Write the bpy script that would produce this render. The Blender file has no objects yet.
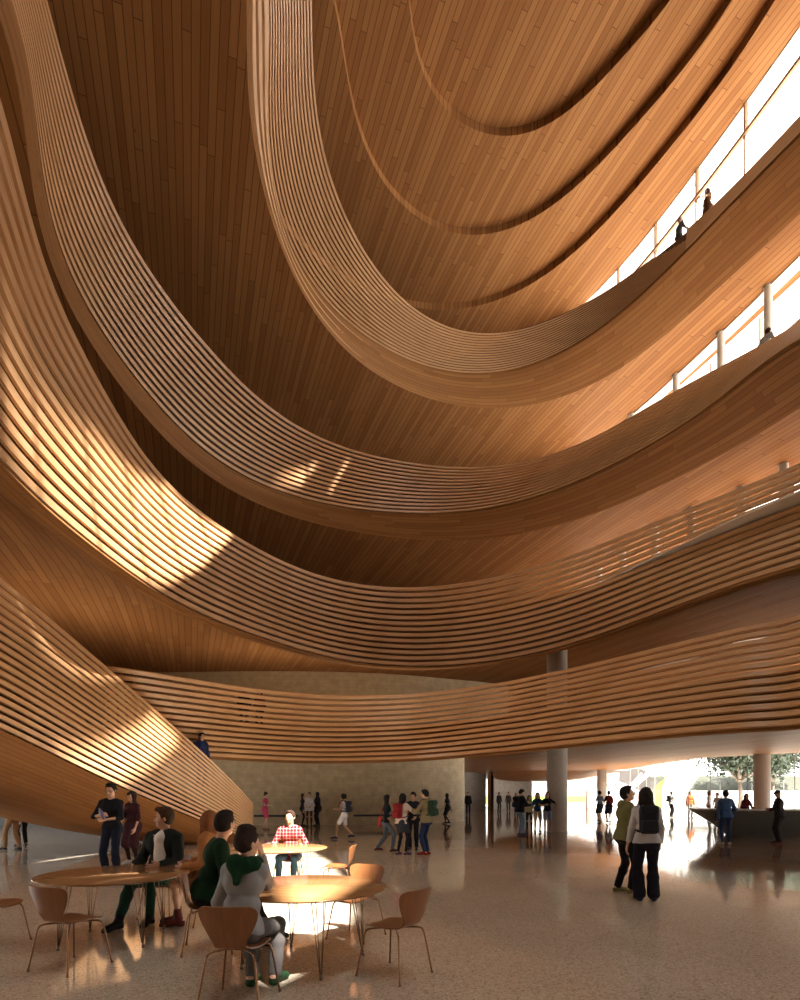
import bpy, math, random
import numpy as np
from mathutils import Vector, Matrix
from mathutils.geometry import tessellate_polygon
random.seed(7)
rng = np.random.default_rng(7)
SC = bpy.context.scene
COL = SC.collection
R_ = math.radians

# ---------------------------------------------------------------- camera, sky, sun, exposure
F = 580.; HZ = 793.; EH = 1.65          # focal length in pixels, horizon row, eye height
cam_d = bpy.data.cameras.new('camera'); cam = bpy.data.objects.new('camera', cam_d); COL.objects.link(cam)
cam.location = (0, 0, EH); cam.rotation_euler = (R_(90), 0, 0)
cam_d.sensor_fit = 'VERTICAL'; cam_d.sensor_height = 36.0; cam_d.lens = 36.0*F/1000.
cam_d.shift_y = (HZ-500)/1000.; cam_d.clip_start = .05; cam_d.clip_end = 2000
SC.camera = cam
SC.view_settings.view_transform = 'Standard'; SC.view_settings.look = 'None'
SC.view_settings.exposure = 0.0; SC.view_settings.gamma = 1.0; SC.view_settings.use_curve_mapping = False
SC.cycles.max_bounces = 8; SC.cycles.diffuse_bounces = 5; SC.cycles.glossy_bounces = 4
SC.cycles.transparent_max_bounces = 12; SC.cycles.use_denoising = True
SC.cycles.sample_clamp_indirect = 6.0; SC.cycles.caustics_reflective = False; SC.cycles.caustics_refractive = False
world = bpy.data.worlds.new('world'); SC.world = world; world.use_nodes = True
bg = world.node_tree.nodes['Background']; bg.inputs[0].default_value = (1.0, .965, .92, 1); bg.inputs[1].default_value = 3.7
SUN = Vector((.47, -.50, 1.0)).normalized()          # towards the sun
sd = bpy.data.lights.new('sun', 'SUN'); sd.energy = 40; sd.angle = R_(.5); sd.color = (1, .93, .82)
so = bpy.data.objects.new('sun', sd); COL.objects.link(so); so.location = (10, -10, 40)
so.rotation_euler = SUN.to_track_quat('Z', 'Y').to_euler()

sk = bpy.data.lights.new('overhead_fill_light', 'AREA'); sk.shape = 'RECTANGLE'; sk.size = 13; sk.size_y = 20; sk.energy = 1700; sk.color = (1, .96, .9)  # area light added under the roof to brighten the floor, out of view
sko = bpy.data.objects.new('overhead_fill_light', sk); COL.objects.link(sko); sko.location = (5, 0, 30.7)
# ---------------------------------------------------------------- materials
def newmat(name):
    m = bpy.data.materials.new(name); m.use_nodes = True
    nt = m.node_tree; b = nt.nodes['Principled BSDF']
    return m, nt, b
def N(nt, t, **kw):
    n = nt.nodes.new(t)
    for k, v in kw.items():
        if k.startswith('i_'):
            n.inputs[int(k[2:]) if k[2:].isdigit() else k[2:].replace('_', ' ')].default_value = v
        else: setattr(n, k, v)
    return n
def L(nt, a, b): nt.links.new(a, b)
def plain(name, col, rough=.6, metal=0, noise=.0, scale=40):
    m, nt, b = newmat(name)
    b.inputs['Roughness'].default_value = rough; b.inputs['Metallic'].default_value = metal
    if noise:
        tc = N(nt, 'ShaderNodeTexCoord'); nz = N(nt, 'ShaderNodeTexNoise'); nz.inputs['Scale'].default_value = scale; nz.inputs['Detail'].default_value = 4
        L(nt, tc.outputs['Object'], nz.inputs['Vector'])
        mx = N(nt, 'ShaderNodeMix', data_type='RGBA')
        mx.inputs[6].default_value = tuple(c*(1-noise) for c in col[:3])+(1,); mx.inputs[7].default_value = tuple(min(1, c*(1+noise)) for c in col[:3])+(1,)
        L(nt, nz.outputs['Fac'], mx.inputs[0]); L(nt, mx.outputs[2], b.inputs['Base Color'])
    else: b.inputs['Base Color'].default_value = tuple(col[:3])+(1,)
    return m
W1 = (.20, .083, .028); W2 = (.345, .168, .066); WG = (.13, .055, .022)
def wood_planks(name, mode='world', row=.23, length=5.2, gap=.013, ang=0., c1=W1, c2=W2, rough=.55, groove=WG):
    """boards: 'world' runs them along one direction of the building, 'uv' along the surface"""
    m, nt, b = newmat(name)
    tc = N(nt, 'ShaderNodeTexCoord'); mp = N(nt, 'ShaderNodeMapping'); mp.inputs['Rotation'].default_value = (0, 0, ang)
    L(nt, tc.outputs['Object' if mode == 'world' else 'UV'], mp.inputs['Vector'])
    br = N(nt, 'ShaderNodeTexBrick'); br.offset = .37; br.offset_frequency = 1; br.squash = 1.0
    br.inputs['Color1'].default_value = (0, 0, 0, 1); br.inputs['Color2'].default_value = (1, 1, 1, 1); br.inputs['Mortar'].default_value = (.5, .5, .5, 1)
    br.inputs['Scale'].default_value = 1; br.inputs['Mortar Size'].default_value = gap; br.inputs['Mortar Smooth'].default_value = .15
    br.inputs['Brick Width'].default_value = length; br.inputs['Row Height'].default_value = row
    # stagger the butt joints by a row-wise random shift
    sx = N(nt, 'ShaderNodeSeparateXYZ'); L(nt, mp.outputs[0], sx.inputs[0])
    dv = N(nt, 'ShaderNodeMath', operation='DIVIDE'); L(nt, sx.outputs[1], dv.inputs[0]); dv.inputs[1].default_value = row
    fl = N(nt, 'ShaderNodeMath', operation='FLOOR'); L(nt, dv.outputs[0], fl.inputs[0])
    wn = N(nt, 'ShaderNodeTexWhiteNoise', noise_dimensions='1D'); L(nt, fl.outputs[0], wn.inputs['W'])
    ml = N(nt, 'ShaderNodeMath', operation='MULTIPLY_ADD'); L(nt, wn.outputs['Value'], ml.inputs[0]); ml.inputs[1].default_value = length; L(nt, sx.outputs[0], ml.inputs[2])
    cx = N(nt, 'ShaderNodeCombineXYZ'); L(nt, ml.outputs[0], cx.inputs[0]); L(nt, sx.outputs[1], cx.inputs[1])
    L(nt, cx.outputs[0], br.inputs['Vector'])
    mp2 = N(nt, 'ShaderNodeMapping'); mp2.inputs['Scale'].default_value = (.7, 14, 1); L(nt, cx.outputs[0], mp2.inputs['Vector'])
    nz = N(nt, 'ShaderNodeTexNoise'); nz.inputs['Scale'].default_value = 1.3; nz.inputs['Detail'].default_value = 5; L(nt, mp2.outputs[0], nz.inputs['Vector'])
    ad = N(nt, 'ShaderNodeMix', data_type='FLOAT'); ad.inputs[0].default_value = .45
    sp = N(nt, 'ShaderNodeSeparateColor'); L(nt, br.outputs['Color'], sp.inputs[0])
    L(nt, sp.outputs[0], ad.inputs[2]); L(nt, nz.outputs['Fac'], ad.inputs[3])
    cr = N(nt, 'ShaderNodeValToRGB'); e = cr.color_ramp.elements
    e[0].position = .0; e[0].color = c1+(1,); e[1].position = 1.; e[1].color = c2+(1,)
    L(nt, ad.outputs[0], cr.inputs[0])
    # knots
    vo = N(nt, 'ShaderNodeTexVoronoi'); mp3 = N(nt, 'ShaderNodeMapping'); mp3.inputs['Scale'].default_value = (.55, 1.6, 1); L(nt, cx.outputs[0], mp3.inputs['Vector']); L(nt, mp3.outputs[0], vo.inputs['Vector']); vo.inputs['Scale'].default_value = 1.1
    kr = N(nt, 'ShaderNodeValToRGB'); kr.color_ramp.elements[0].position = .018; kr.color_ramp.elements[0].color = (1, 1, 1, 1); kr.color_ramp.elements[1].position = .05; kr.color_ramp.elements[1].color = (0, 0, 0, 1)
    L(nt, vo.outputs['Distance'], kr.inputs[0])
    mk = N(nt, 'ShaderNodeMix', data_type='RGBA'); L(nt, kr.outputs[0], mk.inputs[0]); L(nt, cr.outputs[0], mk.inputs[6]); mk.inputs[7].default_value = (.16, .06, .02, 1)
    mg = N(nt, 'ShaderNodeMix', data_type='RGBA'); L(nt, br.outputs['Fac'], mg.inputs[0]); L(nt, mk.outputs[2], mg.inputs[6]); mg.inputs[7].default_value = groove+(1,)
    L(nt, mg.outputs[2], b.inputs['Base Color']); b.inputs['Roughness'].default_value = rough; b.inputs['Specular IOR Level'].default_value = .05
    return m
def grained(name, c1, c2, rough=.4, sx=1.5, sy=22, coord='UV'):
    m, nt, b = newmat(name)
    tc = N(nt, 'ShaderNodeTexCoord'); mp = N(nt, 'ShaderNodeMapping'); mp.inputs['Scale'].default_value = (sx, sy, sy)
    L(nt, tc.outputs[coord], mp.inputs['Vector'])
    nz = N(nt, 'ShaderNodeTexNoise'); nz.inputs['Scale'].default_value = 1; nz.inputs['Detail'].default_value = 5; L(nt, mp.outputs[0], nz.inputs['Vector'])
    cr = N(nt, 'ShaderNodeValToRGB'); e = cr.color_ramp.elements; e[0].position = .3; e[0].color = tuple(c1)+(1,); e[1].position = .72; e[1].color = tuple(c2)+(1,)
    L(nt, nz.outputs['Fac'], cr.inputs[0]); L(nt, cr.outputs[0], b.inputs['Base Color']); b.inputs['Roughness'].default_value = rough
    return m
M = {}
PL_ANG = math.atan2(-.36, 1.) - math.pi/2 + math.pi    # turns the board direction onto x
PL_ANG = -(math.atan2(1., -.36))
M['ceil'] = wood_planks('ceiling_boards', 'world', ang=PL_ANG)
M['fascia'] = wood_planks('fascia_boards', 'uv', row=.14, length=3.0, gap=.006, c1=(.19, .082, .028), c2=(.33, .165, .066))
M['hull'] = wood_planks('hull_boards', 'uv', row=.11, length=3.0, gap=.005, c1=(.23, .098, .032), c2=(.33, .155, .058))
M['backing'] = plain('backing_and_gap_shade', (.12, .055, .024), .7, 0, .2, 3)  # above floor level its dark colour stands for shade in the slat gaps
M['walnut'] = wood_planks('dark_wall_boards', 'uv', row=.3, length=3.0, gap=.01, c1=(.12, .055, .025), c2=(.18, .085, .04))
M['rail'] = grained('rail_wood', (.47, .26, .12), (.64, .395, .22), .38, 1.2, 18)
M['oak'] = grained('table_wood', (.29, .14, .058), (.38, .195, .085), .14, 3, 40, 'Object')
M['ply'] = grained('chair_ply', (.19, .075, .027), (.25, .10, .037), .32, 30, 6, 'Object')
M['bronze'] = plain('bronze_tube', (.22, .11, .05), .32, .8)
M['steel'] = plain('steel_rod', (.24, .18, .13), .3, .85)
def stone(name, c1, c2, cm, sc=1.0, rough=.6):
    m, nt, b = newmat(name)
    tc = N(nt, 'ShaderNodeTexCoord')
    br = N(nt, 'ShaderNodeTexBrick'); br.inputs['Color1'].default_value = c1+(1,); br.inputs['Color2'].default_value = c2+(1,); br.inputs['Mortar'].default_value = cm+(1,)
    br.inputs['Scale'].default_value = 1; br.inputs['Mortar Size'].default_value = .01; br.inputs['Brick Width'].default_value = 1.1*sc; br.inputs['Row Height'].default_value = .42*sc
    L(nt, tc.outputs['UV'], br.inputs['Vector'])
    nz = N(nt, 'ShaderNodeTexNoise'); nz.inputs['Scale'].default_value = 3; nz.inputs['Detail'].default_value = 8; L(nt, tc.outputs['Object'], nz.inputs['Vector'])
    mx = N(nt, 'ShaderNodeMix', data_type='RGBA', blend_type='MULTIPLY'); mx.inputs[0].default_value = .55; L(nt, br.outputs['Color'], mx.inputs[6]); L(nt, nz.outputs['Fac'], mx.inputs[7])
    hs = N(nt, 'ShaderNodeHueSaturation'); hs.inputs['Saturation'].default_value = 1.0; hs.inputs['Value'].default_value = 1.35; L(nt, mx.outputs[2], hs.inputs['Color'])
    L(nt, hs.outputs[0], b.inputs['Base Color']); b.inputs['Roughness'].default_value = rough
    return m
M['stone'] = stone('sandstone_blocks', (.44, .33, .19), (.41, .305, .17), (.37, .28, .155), .45)
M['greystone'] = stone('grey_limestone', (.36, .33, .30), (.33, .30, .27), (.27, .25, .22), 1.2)
M['concrete'] = plain('pale_concrete', (.50, .46, .41), .5, 0, .12, 6)
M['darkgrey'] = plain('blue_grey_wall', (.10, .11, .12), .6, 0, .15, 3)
M['white'] = plain('white_render', (.80, .79, .77), .6, 0, .03, 2)
M['grey'] = plain('grey_render', (.17, .165, .18), .6, 0, .06, 2)
M['counter'] = plain('counter_grey', (.19, .20, .20), .4, 0, .1, 5)
M['ctop'] = plain('counter_top', (.42, .42, .41), .25, 0, .05, 5)
M['mullion'] = plain('mullion_bronze', (.42, .27, .16), .5, .0); M['thinmull'] = plain('mullion_grey', (.30, .29, .28), .5)
M['palefloor'] = plain('pale_bounce_floor', (.78, .72, .64), .5)  # pale tone picked to bounce window light onto the ceilings
M['black'] = plain('matt_black', (.012, .012, .014), .5)
M['roofmetal'] = plain('roof_white', (.45, .42, .38), .6)
# terrazzo
m, nt, b = newmat('polished_terrazzo')
tc = N(nt, 'ShaderNodeTexCoord')
v1 = N(nt, 'ShaderNodeTexVoronoi'); v1.inputs['Scale'].default_value = 75; L(nt, tc.outputs['Object'], v1.inputs['Vector'])
cr = N(nt, 'ShaderNodeValToRGB'); e = cr.color_ramp.elements; cr.color_ramp.interpolation = 'CONSTANT'
e[0].position = 0; e[0].color = (.44, .36, .27, 1); e[1].position = .16; e[1].color = (.67, .565, .44, 1)
x = e.new(.55); x.color = (.71, .605, .48, 1); x = e.new(.86); x.color = (.82, .73, .61, 1)
sp = N(nt, 'ShaderNodeSeparateColor'); L(nt, v1.outputs['Color'], sp.inputs[0]); L(nt, sp.outputs[0], cr.inputs[0])
nz = N(nt, 'ShaderNodeTexNoise'); nz.inputs['Scale'].default_value = .6; nz.inputs['Detail'].default_value = 3; L(nt, tc.outputs['Object'], nz.inputs['Vector'])
mx = N(nt, 'ShaderNodeMix', data_type='RGBA', blend_type='MULTIPLY'); mx.inputs[0].default_value = .25; L(nt, cr.outputs[0], mx.inputs[6]); L(nt, nz.outputs['Fac'], mx.inputs[7])
L(nt, mx.outputs[2], b.inputs['Base Color'])
mr = N(nt, 'ShaderNodeMapRange'); mr.inputs[3].default_value = .03; mr.inputs[4].default_value = .10; L(nt, nz.outputs['Fac'], mr.inputs[0]); L(nt, mr.outputs[0], b.inputs['Roughness'])
b.inputs['IOR'].default_value = 1.7
M['floor'] = m
def glass(name, tint=(.96, .97, .97), refl=.07):
    m = bpy.data.materials.new(name); m.use_nodes = True; nt = m.node_tree; nt.nodes.clear()
    o = N(nt, 'ShaderNodeOutputMaterial'); t = N(nt, 'ShaderNodeBsdfTransparent'); t.inputs[0].default_value = tint+(1,)
    g = N(nt, 'ShaderNodeBsdfGlossy'); g.inputs['Roughness'].default_value = .02
    lw = N(nt, 'ShaderNodeLayerWeight'); lw.inputs[0].default_value = .5; pw = N(nt, 'ShaderNodeMath', operation='POWER'); L(nt, lw.outputs['Facing'], pw.inputs[0]); pw.inputs[1].default_value = 4
    fr = N(nt, 'ShaderNodeMath', operation='MULTIPLY_ADD'); L(nt, pw.outputs[0], fr.inputs[0]); fr.inputs[1].default_value = .2; fr.inputs[2].default_value = .02
    mx = N(nt, 'ShaderNodeMixShader'); L(nt, fr.outputs[0], mx.inputs[0]); L(nt, t.outputs[0], mx.inputs[1]); L(nt, g.outputs[0], mx.inputs[2]); L(nt, mx.outputs[0], o.inputs[0])
    return m
M['glass'] = glass('clear_glass')

# ---------------------------------------------------------------- mesh helpers
class MB:
    def __init__(s): s.v = []; s.f = []; s.uv = []; s.smooth = False
    def add(s, vs, fs, uvs=None):
        o = len(s.v); s.v += [tuple(map(float, p)) for p in vs]
        for i, f in enumerate(fs):
            s.f.append([o+k for k in f])
            s.uv.append(uvs[i] if uvs else [(s.v[o+k][0], s.v[o+k][1]) for k in f])
    def box(s, x0, x1, y0, y1, z0, z1):
        s.add([(x, y, z) for z in (z0, z1) for y in (y0, y1) for x in (x0, x1)],
              [(0, 2, 3, 1), (4, 5, 7, 6), (0, 1, 5, 4), (2, 6, 7, 3), (0, 4, 6, 2), (1, 3, 7, 5)])
    def tube(s, pts, r, n=8, close=True):
        P = [Vector(p) for p in pts]; rr = r if isinstance(r, (list, tuple)) else [r]*len(P)
        rings = []; prev = None
        for i, p in enumerate(P):
            t = (P[min(i+1, len(P)-1)]-P[max(i-1, 0)]).normalized()
            a = prev if prev is not None else (Vector((0, 0, 1)) if abs(t.z) < .9 else Vector((1, 0, 0)))
            a = (a-t*a.dot(t)).normalized(); bb = t.cross(a); prev = a
            rings.append([p+(a*math.cos(2*math.pi*k/n)+bb*math.sin(2*math.pi*k/n))*rr[i] for k in range(n)])
        vs = [q for rg in rings for q in rg]; fs = []
        for i in range(len(P)-1):
            for k in range(n): fs.append((i*n+k, i*n+(k+1) % n, (i+1)*n+(k+1) % n, (i+1)*n+k))
        if close: fs.append(tuple(range(n-1, -1, -1))); fs.append(tuple((len(P)-1)*n+k for k in range(n)))
        s.add(vs, fs)
    def lathe(s, prof, c=(0, 0, 0), n=32, cap=True):
        vs = [(c[0]+r*math.cos(2*math.pi*k/n), c[1]+r*math.sin(2*math.pi*k/n), c[2]+z) for r, z in prof for k in range(n)]
        fs = []; uv = []
        for i in range(len(prof)-1):
            for k in range(n):
                fs.append((i*n+k, i*n+(k+1) % n, (i+1)*n+(k+1) % n, (i+1)*n+k))
                r = max(prof[i][0], .05); u0 = 2*math.pi*k/n*r; u1 = 2*math.pi*(k+1)/n*r
                uv.append([(u0, prof[i][1]), (u1, prof[i][1]), (u1, prof[i+1][1]), (u0, prof[i+1][1])])
        if cap:
            fs.append(tuple(range(n-1, -1, -1))); uv.append([(0, 0)]*n)
            fs.append(tuple((len(prof)-1)*n+k for k in range(n))); uv.append([(0, 0)]*n)
        s.add(vs, fs, uv)
    def grid(s, rows, closed=False, vv=None):
        """rows: list of point lists; uv in metres along and across"""
        R = len(rows); C = len(rows[0])
        vs = [p for r in rows for p in r]
        A = np.array(vs, float).reshape(R, C, 3)
        u = np.concatenate([[0], np.cumsum(np.linalg.norm(np.diff(A.mean(0), axis=0), axis=1))])
        v = np.concatenate([[0], np.cumsum(np.linalg.norm(np.diff(A.mean(1), axis=0), axis=1))]) if vv is None else vv
        if vv is None:
            st = np.linalg.norm(np.diff(A, axis=0), axis=2).mean(1); v = np.concatenate([[0], np.cumsum(st)])
        fs = []; uv = []
        for i in range(R-1):
            for j in range(C-1):
                fs.append((i*C+j, i*C+j+1, (i+1)*C+j+1, (i+1)*C+j)); uv.append([(u[j], v[i]), (u[j+1], v[i]), (u[j+1], v[i+1]), (u[j], v[i+1])])
        s.add(vs, fs, uv)
    def build(s, name, mat, parent=None, smooth=False, mods=None):
        me = bpy.data.meshes.new(name); me.from_pydata(s.v, [], s.f)
        uvl = me.uv_layers.new(name='UVMap'); flat = [c for f in s.uv for p in f for c in p]
        uvl.data.foreach_set('uv', flat)
        for mt in (mat if isinstance(mat, list) else [mat]): me.materials.append(mt)
        if smooth: me.polygons.foreach_set('use_smooth', [True]*len(me.polygons))
        me.update()
        o = bpy.data.objects.new(name, me); COL.objects.link(o)
        if parent is not None: o.parent = parent
        return o
def tag(o, label=None, cat=None, group=None, kind=None):
    if label: o['label'] = label
    if cat: o['category'] = cat
    if group: o['group'] = group
    if kind: o['kind'] = kind
    return o
def empty(name, loc=(0, 0, 0), rz=0):
    o = bpy.data.objects.new(name, None); COL.objects.link(o); o.location = loc; o.rotation_euler = (0, 0, rz); o.empty_display_size = .2
    return o
def struct(mb, name, mat, label=None, smooth=False, parent=None):
    o = mb.build(name, mat, parent, smooth)
    if parent is None: tag(o, label, None, None, 'structure')
    return o
def poly_slab(mb, pts, z0, z1, holes=()):
    """flat slab over a plan polygon (with holes), closed on all sides"""
    loops = [list(pts)]+[list(h) for h in holes]
    tris = tessellate_polygon([[Vector((p[0], p[1], 0)) for p in l] for l in loops])
    flat = [p for l in loops for p in l]; n = len(flat)
    vs = [(p[0], p[1], z0) for p in flat]+[(p[0], p[1], z1) for p in flat]
    fs = [tuple(t) for t in tris]+[tuple(n+k for k in t[::-1]) for t in tris]
    o = 0
    for l in loops:
        for i in range(len(l)):
            a = o+i; c = o+(i+1) % len(l); fs.append((a, c, n+c, n+a))
        o += len(l)
    mb.add(vs, fs)
def at(px, py, z):
    """point at height z seen at a pixel"""
    Y = F*(z-EH)/(HZ-py); return Vector(((px-400)*Y/F, Y, z))
def foot(px, py):
    Y = F*EH/(py-HZ); return ((px-400)*Y/F, Y)
# ---------------------------------------------------------------- plan curves of the atrium, measured once and smoothed
C0 = (4., 12.)
def planpts(pts, z):
    return np.array([((x-400)*F*(z-EH)/(HZ-y)/F, F*(z-EH)/(HZ-y)) for x, y in pts])
def fit(pts, z, anch=(), order=8, lam=1e-3, c=C0):
    P = planpts(pts, z); d = P-np.array(c)
    th = list(np.arctan2(d[:, 1], d[:, 0])); r = list(np.hypot(d[:, 0], d[:, 1])); w = [1.]*len(th)
    for a, q in anch: th.append(R_(a)); r.append(q); w.append(.4)
    th = np.array(th); r = np.array(r); w = np.array(w)
    bas = lambda t: np.stack([np.ones_like(t)]+[f(k*t) for k in range(1, order+1) for f in (np.cos, np.sin)], -1)
    B = bas(th); reg = np.diag([0.]+[lam*k**4/100. for k in range(1, order+1) for _ in (0, 1)])
    co = np.linalg.solve(B.T@(w[:, None]*B)+reg, B.T@(w*r))
    return lambda t: bas(np.atleast_1d(np.asarray(t, float)))@co
class Curve:
    def __init__(s, pts, z, anch, c=C0): s.R = fit(pts, z, anch, c=c); s.z = z; s.c = c
    def at(s, deg, off=0., dz=0.):
        t = np.radians(np.atleast_1d(deg)); r = s.R(t)+off
        return np.stack([s.c[0]+r*np.cos(t), s.c[1]+r*np.sin(t), np.full_like(t, s.z+dz)], -1)
R1A = [(312,0),(313,50),(318,100),(330,170),(350,225),(378,268),(410,303),(445,326),(490,334),(525,327),(575,309),(625,277),(685,233),(725,192),(800,116)]
R1B = [(268,0),(266,60),(266,100),(272,175),(290,245),(320,295),(360,332),(400,357),(450,371),(500,372),(550,357),(600,327),(650,284),(700,236),(740,192),(800,132)]
R1C = [(247,0),(248,75),(252,135),(265,200),(285,250),(300,290),(340,344),(400,388),(450,402),(500,409),(530,406),(560,397),(600,380),(650,347),(700,305),(750,260),(800,213)]
R2A = [(50,0),(60,60),(80,110),(95,155),(120,215),(145,260),(175,305),(215,352),(265,400),(310,432),(360,451),(400,459),(450,466),(500,465),(550,454),(600,433),(650,405),(700,377),(750,350),(800,321)]
R2B = [(20,0),(25,85),(37,160),(60,240),(90,305),(125,370),(150,398),(200,444),(245,477),(295,497),(340,507),(400,512),(450,513),(500,506),(550,491),(600,470),(650,445),(700,411),(750,374),(800,338)]
R2C = [(6,0),(12,85),(25,170),(48,250),(78,315),(112,375),(150,425),(200,468),(250,500),(300,519),(350,531),(400,538),(450,540),(500,537),(550,528),(600,512),(650,490),(700,466),(750,440),(800,407)]
R3A = [(0,55),(15,140),(30,210),(55,280),(80,340),(115,407),(150,460),(200,508),(240,537),(290,563),(350,581),(400,586),(450,583),(500,575),(550,560),(600,543),(650,523),(700,502),(750,482),(800,462)]
R3B = [(0,465),(50,507),(100,552),(150,588),(200,612),(250,634),(300,650),(350,661),(400,666),(450,666),(500,660),(550,650),(600,635),(650,617),(700,597),(750,581),(800,565)]
S1 = [(410,0),(415,50),(435,95),(460,120),(490,135),(515,136),(550,122),(590,92),(625,55),(670,0)]
S2 = [(340,25),(350,100),(370,155),(400,203),(430,225),(465,234),(500,231),(540,215),(585,177),(630,132),(670,85),(705,40),(732,0)]
S3 = [(405,304),(440,311),(475,306),(515,292),(560,265),(610,217),(660,160),(700,110),(740,55),(775,0)]
back = lambda l, r: [(-90, 22), (-120, 17), (-60, 17), (-150, l), (-25, r)]
c1a = Curve(R1A, 23.0, back(9, 11.5)+[(175, 7.3), (-170, 7.8), (15, 10.5)]); c1b = Curve(R1B, 22.1, back(9, 11.5)+[(178, 7.8), (15, 10.2)]); c1c = Curve(R1C, 21.2, back(9, 12)+[(-178, 8.0), (15, 11)])
c2a = Curve(R2A, 16.0, back(11, 11)+[(10, 10)]); c2b = Curve(R2B, 13.6, back(11.5, 9.5)+[(10, 8.5)]); c2c = Curve(R2C, 12.95, back(11.5, 10)+[(10, 9.5)])
c3a = Curve(R3A, 10.1, back(10.5, 9)+[(10, 7.2), (-5, 7.9)]); c3b = Curve(R3B, 6.8, back(11, 7.5)+[(-5, 6.0), (-178, 10.2)])
SCN = (5., 16.)
sb = [(-90, 16), (-130, 14), (-50, 14)]
s1 = Curve(S1, 30.25, [(-90, 5), (180, 5.6), (0, 5.8)]+[(150, 6.2), (30, 6.2)], SCN); s2 = Curve(S2, 29.9, [(-90, 9), (180, 8.5), (150, 8.7), (15, 7.9), (0, 7.8), (-45, 8), (-135, 9)], SCN)
s3 = Curve(S3, 29.55, [(-90, 12), (180, 13), (150, 14), (130, 16.5), (115, 17.6), (0, 8.8), (-45, 9.5), (-135, 12), (17, 8.9)], SCN)
# outer envelope of the upper storeys: glass on the right, solid behind and on the left
ENV = [(17.5, -14), (17.2, -4), (16.6, 5), (15.9, 14), (15.3, 18), (14.6, 21), (13.5, 25.3), (12.3, 29.2), (11.2, 31.8), (10.1, 33.6), (7.5, 35.8), (4, 37.4), (-1, 38.4), (-6, 38), (-10.5, 35.3), (-13.5, 31), (-15, 25), (-15.5, 18), (-15.5, 8), (-15.5, -14)]
def catmull(P, n=8, closed=False):
    P = [np.array(p, float) for p in P]; out = []
    for i in range(len(P)-1):
        a, b, c, d = P[max(i-1, 0)], P[i], P[i+1], P[min(i+2, len(P)-1)]
        for k in range(n):
            t = k/n; out.append(.5*((2*b)+(-a+c)*t+(2*a-5*b+4*c-d)*t*t+(-a+3*b-3*c+d)*t**3))
    out.append(P[-1]); return np.array(out)
ENVC = catmull(ENV, 8)
def env_at(deg):
    """where a ray from the plan centre leaves the envelope"""
    t = R_(deg); d = np.array([math.cos(t), math.sin(t)]); c = np.array(C0); best = 30.
    for i in range(len(ENVC)-1):
        a = ENVC[i]-c; e = ENVC[i+1]-ENVC[i]; den = d[0]*e[1]-d[1]*e[0]
        if abs(den) < 1e-9: continue
        s = (a[0]*e[1]-a[1]*e[0])/den; q = (a[0]*d[1]-a[1]*d[0])/den
        if s > 0 and -1e-6 <= q <= 1+1e-6: best = min(best, s)
    return best
DEG = np.arange(-20, 215.1, 1.0)
ENVR = np.array([env_at(d) for d in DEG])
def env_pt(deg, z, off=0.):
    r = np.interp(deg, DEG, ENVR)+off; t = np.radians(deg)
    return np.stack([C0[0]+r*np.cos(t), C0[1]+r*np.sin(t), np.full_like(t, z)], -1)

def rails(mb, cA, cB, n, d0, d1, hfrac=.58, depth=.13, t0=0., t1=1., ends=None, step=.75):
    for k in range(n):
        t = t0+(t1-t0)*(k+.5)/n
        a0 = d0 if ends is None else ends(k)
        dg = np.arange(a0, d1+.01, step)
        A = cA.at(dg); B = cB.at(dg); P = A+(B-A)*t; S = (B-A)
        ln = np.linalg.norm(S, axis=1, keepdims=True); S = S/ln
        T = np.gradient(P, axis=0); T /= np.linalg.norm(T, axis=1, keepdims=True)
        D = np.cross(T, S); D /= np.linalg.norm(D, axis=1, keepdims=True)
        cen = np.array([C0[0], C0[1], 0]); out = P-cen; out[:, 2] = 0
        D *= np.sign((D*out).sum(1, keepdims=True))
        h = ln*(t1-t0)/n*hfrac*.5
        a = P-S*h; b = P+S*h; c = b+D*depth; d = a+D*depth
        mb.grid([a, b, c, d, a])
        mb.add([a[0], b[0], c[0], d[0]], [(0, 1, 2, 3)]); mb.add([a[-1], b[-1], c[-1], d[-1]], [(3, 2, 1, 0)])
def band(mb, rows): mb.grid(rows)

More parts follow.
